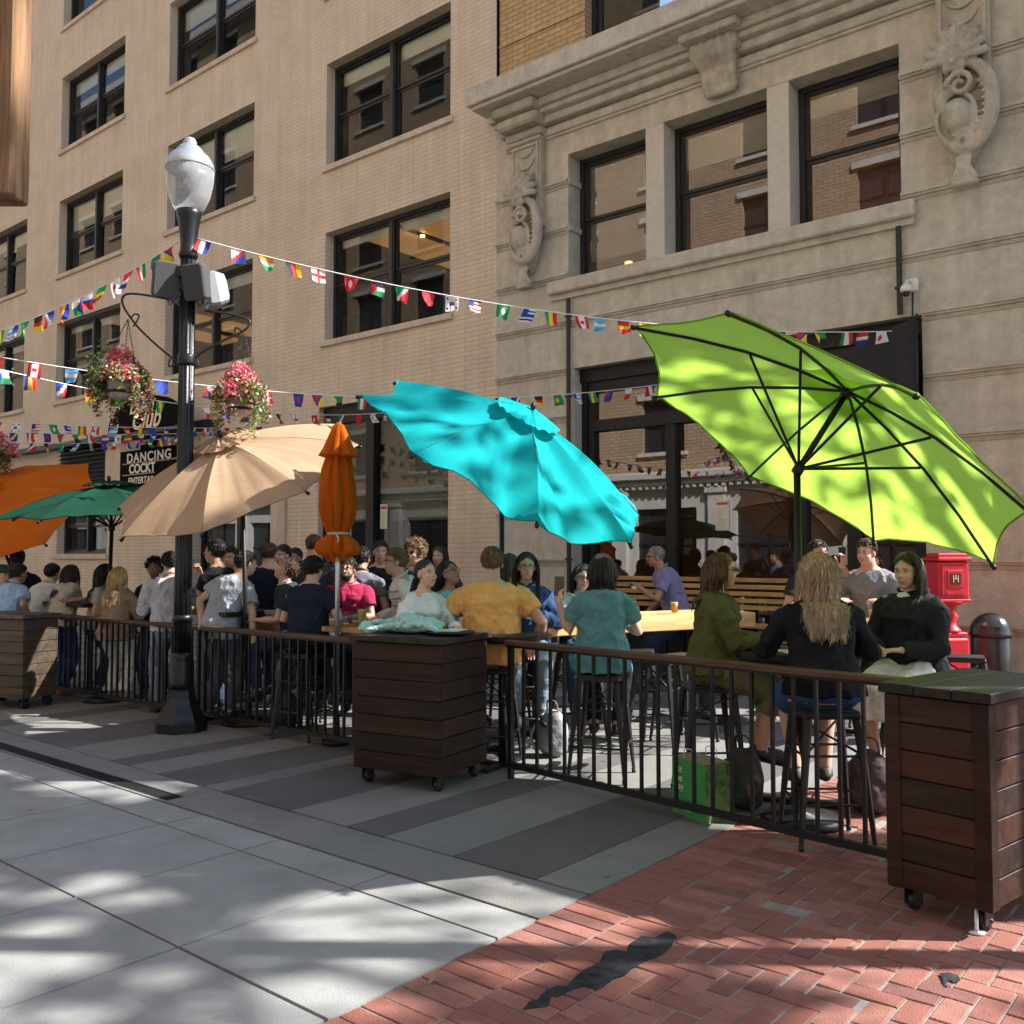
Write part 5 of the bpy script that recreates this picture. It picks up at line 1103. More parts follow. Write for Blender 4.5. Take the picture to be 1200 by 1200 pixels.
    E_=lambda x,y,z,rx,ry,rz_,n=14,m=10: body.ell(H(x,y,z),(rx*hs,ry*hs,rz_*hs),M=Hm,n=n,m=m)
    v1,v2,v3=rnd.uniform(.93,1.06),rnd.uniform(.92,1.1),rnd.uniform(.85,1.15)
    E_(0,-.012,.035,.074,.092,.082,18,12); E_(0,.020,-.030,.058*v1,.070,.080*(2-v1),18,12); E_(0,.045,-.088,.026*v2,.030,.020); E_(0,.02,-.065,.047*v2,.05,.035)
    E_(0,.088,.022,.010,.012,.022); E_(0,.100,-.014,.0125*v3,.015*v3,.012); E_(-.010,.09,-.018,.008,.01,.008); E_(.010,.09,-.018,.008,.01,.008)
    for q in(-1,1): E_(q*.074,-.005,-.004,.010,.018,.030); E_(q*.030,.066,.028,.020,.014,.007); E_(q*.036,.062,-.022,.020,.016,.018)
    E_(0,.082,-.052,.020,.010,.012)
    # limbs
    UA,FA,HN=.285*s,.25*s,.175*s; 
    arms=arms or {}
    sho={q:spine(.425)+ux*q*sh-V((0,0,.012))*s for q in(-1,1)}
    jo={}
    default=V((.25,.10,-.06))
    for q in(-1,1):
        A_=arms.get(q,{}); t=A_.get('t',None)
        if t is None: t=(spine(.0)+V((q*(.24+.06*(F-1)),.06,-.08))*s) if not sit else V((q*.14,.34,.16))*s
        elif A_.get('w'): t=V(t)        # world-space point, converted below
        else: t=V((t[0]*s,t[1]*s,t[2]*s))
        jo[q]=[t,V(A_.get('hint',(q*.6,-.5,-.6))),A_.get('curl',35),A_.get('hd',None)]
    # legs
    TH,SH_=.42*s,.41*s; hp={q:V((q*.09*s,0,-.03*s)) for q in(-1,1)}; gl=-hz
    lj={}
    for q in(-1,1):
        if feet and q in feet: an=V(feet[q]); an.z=an.z if len(feet[q])>3 else an.z
        elif sit: an=V((q*(.13 if not fem else .09),.30*s+rnd.uniform(-.04,.06),gl+.33 if pose=='sit' else gl+.09))
        else: an=V((q*.10+rnd.uniform(-.02,.02),rnd.uniform(-.10,.10),gl+.085))
        kn,an=ik(hp[q],an,TH,SH_,V((q*.12,1,.25)) if sit else V((q*.1,1,0))); lj[q]=(kn,an)
    # place: head over the measured point
    rot=Matrix.Rotation(rz,3,'Z'); off=rot@(hcn); loc=V((hw.x-off.x,hw.y-off.y,0)); 
    MW=Matrix.Translation(V((loc.x,loc.y,hz)))@Matrix.Rotation(rz,4,'Z'); MWi=MW.inverted()
    legf=.93 if fem else 1.
    for q in(-1,1):
        kn,an=lj[q]; bl=F*legf*s
        body.tube([hp[q]+V((-q*.01,0,.04)),hp[q].lerp(kn,.25),hp[q].lerp(kn,.7),kn,kn.lerp(an,.25),kn.lerp(an,.6),an],[.085*bl,.082*bl,.062*bl,.053*s,.055*s,.045*s,.036*s],14)
        fd=V((q*.12,1,-.05 if sit else 0)).normalized(); body.tube([an+fd*-.045*s+V((0,0,-.045)),an+fd*.03*s+V((0,0,-.04)),an+fd*.13*s+V((0,0,-.062)),an+fd*.18*s+V((0,0,-.068))],[.03*s,.042*s,.036*s,.02*s],10,flat=.8); body.tube([an,an+V((0,.01,-.05))],[.036*s,.04*s],10)
        lj[q]=(kn,an,fd)
    armj={}
    for q in(-1,1):
        t,hint,curl,hd=jo[q]; A_=arms.get(q,{})
        if A_.get('w'): t=MWi@t
        el,wr=ik(sho[q],t,UA,FA,hint); armj[q]=(sho[q],el,wr)
        af=(.86 if fem else 1.)*s*(1+.6*(F-1))
        body.tube([sho[q]-ux*q*.03*s,sho[q].lerp(el,.12),sho[q].lerp(el,.5),el,el.lerp(wr,.25),el.lerp(wr,.7),wr],[.052*af,.052*af,.044*af,.038*af,.039*af,.030*af,.024*af],12)
        hdv=(V(hd).normalized() if hd is not None else (wr-el).normalized()); fdn=(wr-el).normalized()
        side=fdn.cross(V((0,0,1))); side=side.normalized() if side.length>.2 else V((q,0,0)); pn=side.cross(hdv).normalized()
        if pn.z>0: pn=-pn           # palm looks down by default
        if A_.get('palm'): pn=V(A_['palm']); pn=(pn-hdv*pn.dot(hdv)).normalized()
        sd=hdv.cross(pn).normalized(); hsz=(.92 if fem else 1.)*s
        body.loft([(wr-hdv*.01,sd*.024*hsz,pn*.019*hsz),(wr+hdv*.03*hsz,sd*.032*hsz,pn*.017*hsz),(wr+hdv*.075*hsz,sd*.040*hsz,pn*.014*hsz),(wr+hdv*.09*hsz,sd*.037*hsz,pn*.011*hsz)],12)
        insd=-1 if sd.dot(V((-q,0,.0))+V((0,.3,0)))<0 else 1
        for k,(o,L_) in enumerate(((-.031,.058),(-.0105,.070),(.0105,.076),(.031,.068))):
            p=wr+hdv*.085*hsz+sd*(o*hsz*insd); dv=(hdv+sd*insd*o*2.2).normalized(); pts=[p-dv*.02,p]; c_=R(curl*rnd.uniform(.8,1.15))
            for j,fr in enumerate((.45,.32,.23)):
                ax_=dv.cross(pn).normalized(); dv=(Matrix.Rotation(c_*(.7 if j==0 else 1),3,ax_)@dv); p=p+dv*L_*fr*hsz; pts.append(p)
            body.tube(pts,[.0088*hsz,.009*hsz,.0085*hsz,.0078*hsz,.006*hsz],8)
        p=wr+hdv*.02*hsz+sd*insd*.025*hsz; dv=(hdv*.7+sd*insd*.75+pn*.25).normalized(); pts=[p-dv*.01,p+dv*.03*hsz]; dv=(dv+hdv*.5+pn*.15).normalized(); pts+= [pts[-1]+dv*.03*hsz]; dv=(dv+hdv*.4).normalized(); pts+=[pts[-1]+dv*.022*hsz]
        body.tube(pts,[.013*hsz,.012*hsz,.010*hsz,.007*hsz],8)
    # face features joined to the same mesh
    ft=MB()
    for q in(-1,1):
        ft.ell(H(q*.030,.0745,.012),(.0125*hs,.007*hs,.0055*hs),M=Hm,n=10,m=6,mi=1); ft.ell(H(q*.030,.0805,.0125),(.0052*hs,.003*hs,.0052*hs),M=Hm,n=8,m=6,mi=2)
        ft.tube([H(q*.014,.084,.030),H(q*.030,.083,.036),H(q*.046,.070,.030)],[.0018*hs,.0024*hs,.0012*hs],6,mi=3)
        ft.tube([H(q*.017,.079,.018),H(q*.030,.082,.020),H(q*.043,.072,.014)],[.0008*hs,.0013*hs,.0008*hs],5,mi=2)
    ft.tube([H(-.024,.082,-.052),H(-.010,.0925,-.049),H(0,.094,-.050),H(.010,.0925,-.049),H(.024,.082,-.052)],[.002*hs,.0045*hs,.004*hs,.0045*hs,.002*hs],6,mi=4)
    ft.tube([H(-.020,.082,-.056),H(0,.092,-.060),H(.020,.082,-.056)],[.002*hs,.0055*hs,.002*hs],6,mi=4)
    hm=hairmat(hc,HC_[hc]); lip=mat('lips_'+sk+('f' if fem else ''),tuple(x*y for x,y in zip(SK[sk],(.95,.5,.55))) if fem else tuple(x*y for x,y in zip(SK[sk],(.85,.62,.62))),.4,var=0,bump=0)
    def place(mb): mb.v=[MW@p for p in mb.v]; return mb
    r=root('person',label,'person',(loc.x,loc.y,0),rz,group)
    place(ft); Mi=MOF[r.name].inverted(); ft.v=[Mi@p for p in ft.v]
    remesh(place(body),'body',[skin(sk),M_eyew,M_eyed,hm,lip],vox,r,sm=1 if vox<.009 else 2,feat=ft)
    # ---- clothes
    cm=cloth(*top[:2]); ct=MB(); lo_=(.016 if fem else .020) if lo is None else lo
    HT=[(hem,T[0][1]+.012,T[0][2]+.012,-.008)]+[t for t in T if t[0]>hem+.05]
    secs=[]
    for h,rx,ry,oy in HT:
        if h>.50: continue
        g_=lo_*(1.5 if h<.2 else 1.)*(0.45 if h>.47 else 1); secs.append(sec(h,(rx*F_(h)+g_),(ry*F_(h)+g_),oy))
    if fem: secs=[(c_,u if 1 else u,v) for c_,u,v in secs]
    ct.loft(secs,22)
    frac={'short':.62,'long':1.,'none':.10,'elbow':.98}[sleeve]
    for q in(-1,1):
        s0,el,wr=armj[q]; af=(.86 if fem else 1.)*s*(1+.6*(F-1)); x=lo_*.9
        if sleeve=='long': ct.tube([s0-ux*q*.035*s,s0.lerp(el,.15),s0.lerp(el,.6),el,el.lerp(wr,.4),el.lerp(wr,.88),el.lerp(wr,.95)],[.055*af+x,.056*af+x,.047*af+x,.046*af+x,.040*af+x*1.0,.028*af+x,.026*af+x*.7],14)
        elif sleeve=='none': ct.ell(s0-ux*q*.01,(.055*s,.06*s,.06*s))
        else: ct.tube([s0-ux*q*.035*s,s0.lerp(el,.12),s0.lerp(el,frac*.6),s0.lerp(el,frac)],[.050*af+x*.7,.053*af+x*.75,.049*af+x*1.0,.047*af+x*1.25],14)
    cv=max(.009,vox*1.35)
    remesh(place(ct),'shirt' if sleeve!='long' else 'sweater',cm,cv,r,sm=3,fold=.015 if vox<.009 else .009,fscale=6.5,seed=seed%50,stretch=(1,1,.8))
    if collar:
        cc_=MB(); col=cloth(*(collar if collar is not True else top[:2])); c0=spine(.495); 
        pts=[c0+ux*math.cos(t)*.068*s+uyv*(math.sin(t)*.066-.004)*s+V((0,0,.018-.018*math.sin(t)))*s for t in [R(x) for x in range(105,436,15)]]
        cc_.tube(pts,[.018*s]*len(pts),8,flat=.45,fdir=V((0,0,1))); place(cc_).build('collar',col,r)
    if hood:
        cc_=MB(); c0=spine(.47)-uyv*.10*s
        for k in range(7): t=R(180+k*30); cc_.ell(spine(.47)+ux*math.cos(t)*.12*s+uyv*(math.sin(t)*.13)*s+V((0,0,.0-.05*abs(math.sin(t))))*s,(.05*s,.045*s,.04*s))
        cc_.ell(spine(.40)-uyv*.13*s,(.09*s,.05*s,.09*s)); remesh(place(cc_),'hood',cm,.012,r,sm=2,fold=.006)
    if stripe:
        sm_=cloth(*stripe); st_=MB()
        for h in (.05,.12,.19,.26,.33,.40):
            ro=min(T,key=lambda t:abs(t[0]-h)); c_,u,v=sec(h,ro[1]*F_(h)+lo_+.006,ro[2]*F_(h)+lo_+.006,ro[3]); st_.tube([c_+u*math.cos(t)+v*math.sin(t) for t in [R(x) for x in range(0,361,15)]],.006,5)
        place(st_).build('stripe',sm_,r)
    bm_=cloth(*bottom[:2]); bt=MB(); 
    bt.loft([sec(.06 if hem>-.01 else .03,T[1][1]*F+.004,T[1][2]*F+.006,-.01),sec(0,T[1][1]*F+.012,T[1][2]*F+.014,-.012),sec(-.08,T[0][1]*F+.014,T[0][2]*F+.016,-.012),sec(-.14,.11*F,.10*F,-.005)],18)
    for q in(-1,1):
        kn,an,fd=lj[q]; bl=F*legf*s; x=.014
        if leg=='skirt': bt.tube([hp[q]+V((0,0,.03)),hp[q].lerp(kn,.4),hp[q].lerp(kn,1.02),kn.lerp(an,.38)],[.10*bl+x,.10*bl+x,.088*s+x,.085*s+x],14); 
        elif leg=='shorts': bt.tube([hp[q]+V((0,0,.03)),hp[q].lerp(kn,.4),hp[q].lerp(kn,.78)],[.088*bl+x,.086*bl+x,.075*bl+x*1.6],14)
        else: bt.tube([hp[q]+V((0,0,.03)),hp[q].lerp(kn,.3),hp[q].lerp(kn,.8),kn,kn.lerp(an,.35),kn.lerp(an,.95)],[.088*bl+x,.084*bl+x,.062*bl+x,.058*s+x,.054*s+x,(.044 if leg=='long' else .07)*s+x],14)
    if leg=='skirt':
        m1=(hp[-1]+hp[1])/2; m2=(lj[-1][0]+lj[1][0])/2; m3=(lj[-1][0].lerp(lj[-1][1],.36)+lj[1][0].lerp(lj[1][1],.36))/2
        bt.tube([m1,m1.lerp(m2,.5),m2,m3],[.11*s,.10*s,.095*s,.09*s],14)
    remesh(place(bt),{'skirt':'skirt','shorts':'shorts'}.get(leg,'trousers'),bm_,max(.011,cv),r,sm=3,fold=.009,fscale=6,seed=seed%37)
    sm2=mat('shoe_%d'%int(sum(shoe)*1000),shoe,.6,var=.1,bump=.1)
    for q in(-1,1):
        kn,an,fd=lj[q]; m=MB(); m.tube([an+fd*-.06*s+V((0,0,-.048)),an+fd*.0*s+V((0,0,-.04)),an+fd*.08*s+V((0,0,-.052)),an+fd*.15*s+V((0,0,-.062)),an+fd*.20*s+V((0,0,-.068))],[.032*s,.046*s,.045*s,.041*s,.022*s],12,flat=.8); m.tube([an+V((0,0,.0)),an+V((0,.0,-.05))],[.042*s,.045*s],12)
        place(m).build('shoe',sm2,r)
    # ---- hair
    if hair!='none':
        rr=random.Random(seed+hairseed); hm2=hm; cap_=MB()
        big={'curly':1.10,'short':1.0,'crop':.985,'long':1.03,'wavy':1.06,'pony':1.0,'bob':1.05}[hair]
        cR=V((.081*big,.099*big,.089*big)); cC=V((0,-.016,.040))
        n_,m_=28,20; pts={}
        def keep(p): 
            fr=.058 if hair in('short','crop','curly') else .050
            zline=.062 if not fem else .066
            if p.y>(fr*.55 if not fem else .014) and p.z<(.088-.55*abs(p.x) if fem else .074-.25*abs(p.x))+(p.y-.05)*.3+.006*noise.noise(p*60): return False
            if p.z<(-.035 if hair in('short','crop','curly','pony') else -.06)-0: return False
            if p.y>-.0 and p.z<.022 and hair in('short','crop'): return False
            if part and p.x*part<0 and p.z<.0 and p.y>-.07: return False
            if fem and p.y>-.035 and p.z<.012: return False
            if fem and p.y>-.012 and p.z<.040: return False
            return True
        vs=[];idx={}
        for i in range(m_+1):
            al=-PI/2+PI*i/m_
            for j in range(n_):
                q=2*PI*j/n_; p=V((math.cos(al)*math.cos(q)*cR.x,math.cos(al)*math.sin(q)*cR.y,math.sin(al)*cR.z))+cC
                k_=noise.noise(p*22+V((seed%20,0,0)))*(.006 if hair not in('curly',) else .016); p=p+(p-cC).normalized()*k_; vs.append(p)
        fs_=[]
        for i in range(m_):
            for j in range(n_):
                f4=(i*n_+j,i*n_+(j+1)%n_,(i+1)*n_+(j+1)%n_,(i+1)*n_+j); c4=sum((vs[t] for t in f4),V((0,0,0)))/4
                if keep(c4): fs_.append(f4)
        cap_.add([hcn+Hm@(p*hs) for p in vs],fs_,0,True)
        nl={'short':320,'crop':220,'curly':460,'long':560,'wavy':900,'pony':220,'bob':420}[hair]; 
        if vox>.009: nl=int(nl*.55)
        zs=hcn.z-.20
        if hair in('long','wavy','bob'):
            wd={'long':.058,'wavy':.085,'bob':.066}[hair]; L0=hc_len*(.88 if hair!='bob' else .75); secs2=[]
            for i in range(7):
                t=i/6; z=.05-(L0+.05)*t; yb=-.06 if z>-.10 else -.085-.02*min(1,(-z-.1)/.15)
                c_=hcn+Hm@(V((0,yb,max(z,-.10)))*hs)+V((0,0,min(0,z+.10)))
                if z<-.10: c_=c_-uyv*.02
                k5=(1-.55*max(0,t-.55)/.45); c_=c_+Hm@V((part*.058*min(1,i/2.2),-.02 if part else 0,0)); wd=wd if not part else (.058 if i<2 else .030); secs2.append((c_,Hm@V((wd*k5*hs,0,0)),(Hm@V((0,(.045 if z>-.1 else .026)*k5*hs,0)))))
            cap_.loft(secs2,16)
        for k in range(nl):
            for _ in range(30):
                v=V((rr.gauss(0,1),rr.gauss(0,1),rr.gauss(.25,1))).normalized(); p=V((v.x*cR.x,v.y*cR.y,v.z*cR.z))+cC
                if keep(p) and not(fem and p.y>.035): break
            P0=hcn+Hm@(p*hs); nrm=(Hm@V((v.x/cR.x,v.y/cR.y,v.z/cR.z))).normalized()
            if hair in('short','crop','curly'):
                L_=rr.uniform(.02,.04) if hair!='crop' else rr.uniform(.008,.016); dr=(Hm@V((rr.uniform(-.5,.5)*.8,rr.uniform(-.3,.6) if p.z>.07 else -.6,-.3 if p.z>.07 else -.9))).normalized(); dr=(dr-nrm*dr.dot(nrm)).normalized()*1.0+nrm*(.25 if hair!='curly' else .5)
                if hair=='curly': dr=(nrm*.8+V((rr.gauss(0,.7),rr.gauss(0,.7),rr.gauss(0,.7)))).normalized()
                if hair=='curly': 
                    t1=dr.orthogonal().normalized(); t2=dr.cross(t1); cap_.tube([P0+dr*L_*.3*i+(t1*math.cos(i*1.9)+t2*math.sin(i*1.9))*.007 for i in range(5)],[.004,.0045,.004,.003,.001],4)
                else: cap_.tube([P0-nrm*.004,P0+dr*L_*.5+nrm*.002,P0+dr*L_-nrm*.004],[.0055,.0045,.001],4)
            else:
                dirn=(nrm*.3+Hm@V((p.x*9,-.5 if hair in('pony',) else -.25,0))); g_=V((0,0,-1)); pos=P0.copy(); L_=hc_len*rr.uniform(.85,1.08)+(.08 if p.z>.09 else 0)+max(0,p.z)*.5
                if part and p.x*part<.012:
                    tie=H(part*.03,-.11,-.05); md_=P0.lerp(tie,.5)+nrm*.008; cap_.tube([P0,md_,tie],[.0045,.0045,.003],4); continue
                if hair=='pony':
                    # swept back to the tie
                    tie=H(0,-.115,.015); cap_.tube([P0,P0.lerp(tie,.5)+nrm*.012,tie],[.005,.005,.003],4); continue
                step=.022; n=max(3,int(L_/step)); path=[pos.copy()]; ph=rr.uniform(0,6); wv=.010 if hair=='wavy' else .002
                dirn=dirn.normalized()
                sidex=1 if p.x>0 else -1
                for i in range(n):
                    dirn=(dirn*.6+g_*.55).normalized(); pos=pos+dirn*step
                    # keep outside the head
                    q_=Hm.transposed()@(pos-hcn)/hs; e_=V((q_.x/ (cR.x*1.02),(q_.y-cC.y)/(cR.y*1.02),(q_.z-cC.z)/(cR.z*1.05)))
                    if e_.length<1 and q_.z>-.07: e_=e_/max(e_.length,1e-3); q_=V((e_.x*cR.x*1.02,e_.y*cR.y*1.02+cC.y,e_.z*cR.z*1.05+cC.z)); pos=hcn+Hm@(q_*hs)
                    # keep off the face
                    q_=Hm.transposed()@(pos-hcn)/hs
                    if q_.z<.05 and q_.y>.0 and abs(q_.x)<.080 and q_.z>-.16: q_.x=(.080+.008*abs(math.sin(k)))*sidex; q_.y=min(q_.y,-.012); pos=hcn+Hm@(q_*hs)
                    q_=Hm.transposed()@(pos-hcn)/hs
                    if q_.z<-.06 and k%6!=0 and not part:
                        kk=min(1,(-.06-q_.z)/.08); q_.y=min(q_.y,.004-.045*kk); lim=.080-.022*kk if hair=='long' else .095
                        if abs(q_.x)>lim: q_.x=lim*(1 if q_.x>0 else -1)*(.96+.04*math.sin(k))
                        pos=hcn+Hm@(q_*hs)
                    # off the trunk
                    if pos.z<zs+.05:
                        ctr=spine(.42 if pos.z>spine(.36).z else .25); l=pos-ctr; lx,ly=l.dot(ux),l.dot(uyv); ax_,ay=.155*s*F+.03,.115*s*F+.035
                        kx=(zs+.05-pos.z)/.05; kx=max(0,min(1,kx)); 
                        e2=(lx/ax_)**2+(ly/ay)**2
                        if e2<1:
                            back=(k%6!=0 if not part else k%3==0) or P0.dot(uyv)<hcn.dot(uyv)
                            ny=-math.sqrt(max(0,1-(lx/ax_)**2))*ay if back else math.sqrt(max(0,1-(lx/ax_)**2))*ay
                            pos=pos+uyv*(ny-ly)*kx
                    w_=V((math.sin(i*.75+ph),math.cos(i*.75+ph),0))*wv*min(1,i/4); path.append(pos+w_)
                rad=[.0040*(1-.7*(i/len(path))**2)+.0006 for i in range(len(path))]; rad[-1]=.001
                cap_.tube(path,rad,5,flat=.6)
                if hair=='wavy' and k%4==0:
                    cap_.tube([q+V((math.sin(i*.9+ph*3),math.cos(i*.8),0))*.020+V((rr.gauss(0,.003),rr.gauss(0,.003),0)) for i,q in enumerate(path)],[.0011]*len(path),3)
        if hair=='pony':
            tie=H(0,-.12,.015)
            for k in range(40 if not tail else 170):
                o=V((rr.gauss(0,tail or .014),rr.gauss(0,(tail or .014)*.6),0)); L_=hc_len; side=V(((hdx or 0),0,0)); pts=[tie+o*.3]
                for i in range(1,9): t=i/8; p=tie+Hm@V((hdx*t,-.045*math.sin(t*PI*.8),0))+V((0,0,-L_*t))+o*(1-.3*t); pts.append(p)
                cap_.tube(pts,[.006]*7+[.004,.001],5)
        place(cap_).build('hair',hm2,r)
    if cap:
        m=MB(); cm2=cloth(*cap); m.lathe((0,0,0),[(.092,0),(.094,.03),(.085,.07),(.055,.1),(0,.11)],20); m.v=[H(p.x,p.y*1.12-.012,p.z+.045) for p in m.v]; m.tube([H(0,.07,.05),H(0,.12,.045),H(0,.16,.035)],[.06,.055,.03],12,flat=.12,fdir=V((0,0,1))); place(m).build('cap',cm2,r)
    if beard:
        m=MB(); m.loft([(H(0,.03,-.04),Hm@V((.064,0,0)),Hm@V((0,.052,0))),(H(0,.035,-.075),Hm@V((.052,0,0)),Hm@V((0,.05,0))),(H(0,.04,-.112),Hm@V((.026,0,0)),Hm@V((0,.03,0)))],14); place(m).build('beard',hairmat(beard,HC_[beard]),r)
    if tag_:
        m=MB(); q_=spine(.475)-uyv*.098*s; m.box(q_,(.05,.004,.012)); place(m).build('neck_label',M_white,r)
    if glasses:
        m=MB(); 
        for q in(-1,1):
            if glasses=='sun': m.ell(H(q*.031,.090,.010),(.025*hs,.005*hs,.018*hs),M=Hm,n=14,m=6)
            else: m.tube([H(q*.031+.022*math.cos(t),.0905-abs(.022*math.cos(t))*.0,.009+.019*math.sin(t)) for t in [2*PI*i/16 for i in range(17)]],.0017*hs,5)
            m.tube([H(q*.054,.088,.014),H(q*.074,.05,.014),H(q*.078,-.005,.010)],.0018*hs,5)
        m.tube([H(-.010,.094,.014),H(.010,.094,.014)],.0017*hs,5); place(m).build('sunglasses' if glasses=='sun' else 'glasses',mat('eyewear_dark',(.015,.014,.013),.12,var=0,bump=0),r)
    if sit and pose=='sit':
        sp=MW@V((0,-.02,0)); stool((sp.x,sp.y,0),rz+R(rnd.uniform(-12,12)),'black metal bar stool under '+(who or label),h=.74)
    info={'MW':MW,'wr':{q:MW@armj[q][2] for q in(-1,1)},'r':r,'f':f,'chest':lambda h,o:MW@(spine(h)+uyv*o*s*(1+.6*(F-1)))}
    return info
def back(x,y,t): return (x+.792*t,y+.610*t)
POLE=V(back(-3.65,2.1,6.2)+(0,))
DS_=back(-7.1,1.48,16)  # unseen tree added here, its crown shaped to shade the slabs at left
TREES=[DS_+(15.6,1.25,3.6,'dense narrow street tree set back down the side street',7,4200,None,.2,.19),
back(-2.4,1.75,12)+(13.5,3.0,5.0,'broad street tree beyond the red planter box, shading the pale slabs',1,850,None,.2,.19),
back(-5.4,2.1,13)+(15,3.2,5.5,'tallest street tree farther down the side street',2,700,None,.2,.19),
back(-.2,2.2,11)+(11.5,2.2,4.0,'street tree shading the brick paving beyond the stone corner',3,900,None,.16,.14),
back(-2.2,5.9,9)+(12,1.8,2.8,'slim street tree by the stone corner, shading the lime umbrella',4,340,None,.12,.13)]
BLK=('black',(.012,.012,.014)); 
I1=person('blonde woman with long wavy hair and black top, seated with her back to us',957,672,5.5,176,hair='wavy',hc='ashblonde',sk='fair',top=BLK,sleeve='long',bottom=('blue_denim',(.035,.08,.19)),leg='shorts',fem=True,fat=1.24,lean=8,head=(0,-4,0),hc_len=.36,vox=.0065,shoe=(.05,.045,.04),
   arms={-1:dict(t=(-.20,.36,.20)),1:dict(t=(.20,.34,.20))},who='the blonde woman in black')
I2=person('black-haired woman in a black jacket and long white skirt under the lime umbrella',1062,668,6.15,-52,hair='long',part=-1,hc='black',sk='asian',top=('black_shirt_jacket',(.022,.022,.025)),sleeve='long',bottom=('white_linen',(.72,.73,.68)),leg='skirt',fem=True,fat=1.12,lean=4,head=(6,8,0),hc_len=.40,vox=.0065,lo=.03,
   arms={-1:dict(t=(-.06,.27,.13)),1:dict(t=(.10,.26,.13))},who='the woman in the white skirt',collar=True)
m=MB()
for k in range(9): t_=k/8; m.ell(I2['chest'](.475-.13*t_,.078+.062*t_),(.042*(1-.75*t_),.016,.024))
m.build('undershirt',cloth('white_tee',(.65,.65,.63)),I2['r'])
I3=person('woman in an olive sweater and sunglasses, seen from the side at the small table',847,669,6.35,82,hair='long',hc='brown',sk='light',top=('olive_knit',(.085,.088,.035)),sleeve='long',bottom=('olive_skirt',(.13,.12,.06)),leg='skirt',fem=True,fat=1.06,lean=6,hc_len=.24,vox=.0065,glasses='sun',lo=.028,head=(0,-3,0),
   arms={1:dict(t=(.08,.36,.17)),-1:dict(t=(-.08,.38,.17))},who='the woman in the olive sweater')
person('young man in a grey sweatshirt with brown hair, seated by the red alarm box',1015,647,8.8,-35,hair='short',hc='brown',sk='fair',top=('grey_sweat',(.20,.20,.22)),sleeve='long',lean=10,arms={-1:dict(t=(-.16,.32,.22)),1:dict(t=(.18,.30,.22))},who='the man in the grey sweatshirt',head=(-12,4,0))
I5=person('man mostly hidden behind the blonde woman, holding up a dark phone',959,648,9.2,10,hair='short',hc='darkbrown',sk='light',top=('faded_black_tee',(.03,.03,.03)),arms={-1:dict(t=D(987,664,8.85),w=1,curl=60,hd=(0,.2,1)),1:dict(t=(.16,.3,.2))},who='the man hidden behind the blonde woman')
person('man in a lavender polo shirt sitting in profile on the slatted bench',768,652,11.2,-88,'bench',hair='crop',hc='grey',sk='tan',top=('lavender_polo',(.22,.20,.36)),bottom=('navy_trousers',(.02,.025,.05)),lean=20,collar=True,arms={1:dict(t=(.12,.28,.02)),-1:dict(t=(-.10,.42,.28),curl=55)},glasses='sun')
I8=person('black-haired woman in a teal-lit short-sleeved shirt, back to us, raising a phone',706,668,7.0,168,hair='bob',hc='black',sk='asian',top=('teal_lit_shirt',(.10,.24,.27)),bottom=('black_trousers',(.015,.015,.017)),fem=True,fat=1.08,lean=6,hc_len=.15,vox=.0065,hem=-.12,lo=.026,  # turquoise light through the umbrella is put into this shirt's colour
   arms={-1:dict(t=D(655,706,7.0),w=1,hint=(-.6,.2,-1),curl=50,hd=(0,.15,1)),1:dict(t=(.14,.34,.2))},who='the woman in the teal-lit shirt')
person('smiling woman with round glasses peeking out beside the teal-lit shirt',683,677,8.2,8,hair='bob',hc='black',sk='asian',top=('white_tee',(.65,.65,.63)),fem=True,glasses='round',lean=14,hc_len=.16,head=(0,0,-8),arms={1:dict(t=(.10,.30,.36),curl=55,hint=(1,-.2,-.6),hd=(0,0,1)),-1:dict(t=(-.1,.34,.2))},who='the smiling woman with glasses')
person('long-haired woman with glasses in a blue denim jacket facing the camera',617,664,7.95,4,hair='long',hc='darkbrown',sk='asian',top=('denim_jacket',(.035,.065,.16)),sleeve='long',fem=True,glasses='round',hc_len=.34,vox=.007,collar=True,arms={-1:dict(t=(-.10,.26,.24),curl=50),1:dict(t=(.08,.26,.22),curl=50)},who='the woman in the denim jacket',lo=.026,bottom=('pale_jeans',(.2,.26,.34)))
person('broad man in an orange tee with his back to us at the fence',577,660,7.45,178,hair='short',hc='lightbrown',sk='fair',top=('orange_tee',(.78,.40,.13)),bottom=('khaki_shorts',(.20,.17,.115)),leg='shorts',fat=1.20,lean=6,vox=.0065,hem=-.10,lo=.026,
   arms={-1:dict(t=(-.33,.18,.02),hint=(-.8,-.5,-.5)),1:dict(t=(.32,.16,.02),hint=(.8,-.5,-.5))},who='the man in the orange tee')
person('brown-haired woman half hidden between the orange tee man and the denim jacket woman',598,664,8.7,150,hair='long',hc='brown',sk='fair',top=('dark_plum',(.06,.03,.05)),fem=True,hc_len=.3,who='the half hidden brown-haired woman')
person('woman with a black ponytail in a thin white blouse beside the middle planter box',500,673,7.2,48,hair='pony',hc='black',sk='asian',top=('white_blouse',(.66,.68,.66)),sleeve='long',fem=True,lean=8,head=(-6,-8,0),hc_len=.30,hdx=.03,vox=.0065,lo=.026,arms={1:dict(t=(.14,.30,.18)),-1:dict(t=(-.1,.34,.20))},who='the woman in the white blouse')
person('woman with glasses in a turquoise tee looking down at the table',527,673,7.9,52,hair='bob',hc='black',sk='tan',top=('turquoise_tee',(.18,.50,.52)),fem=True,lean=10,head=(0,-26,0),hc_len=.12,glasses='round',arms={1:dict(t=(.12,.38,.16)),-1:dict(t=(-.05,.40,.18))},who='the woman in the turquoise tee')
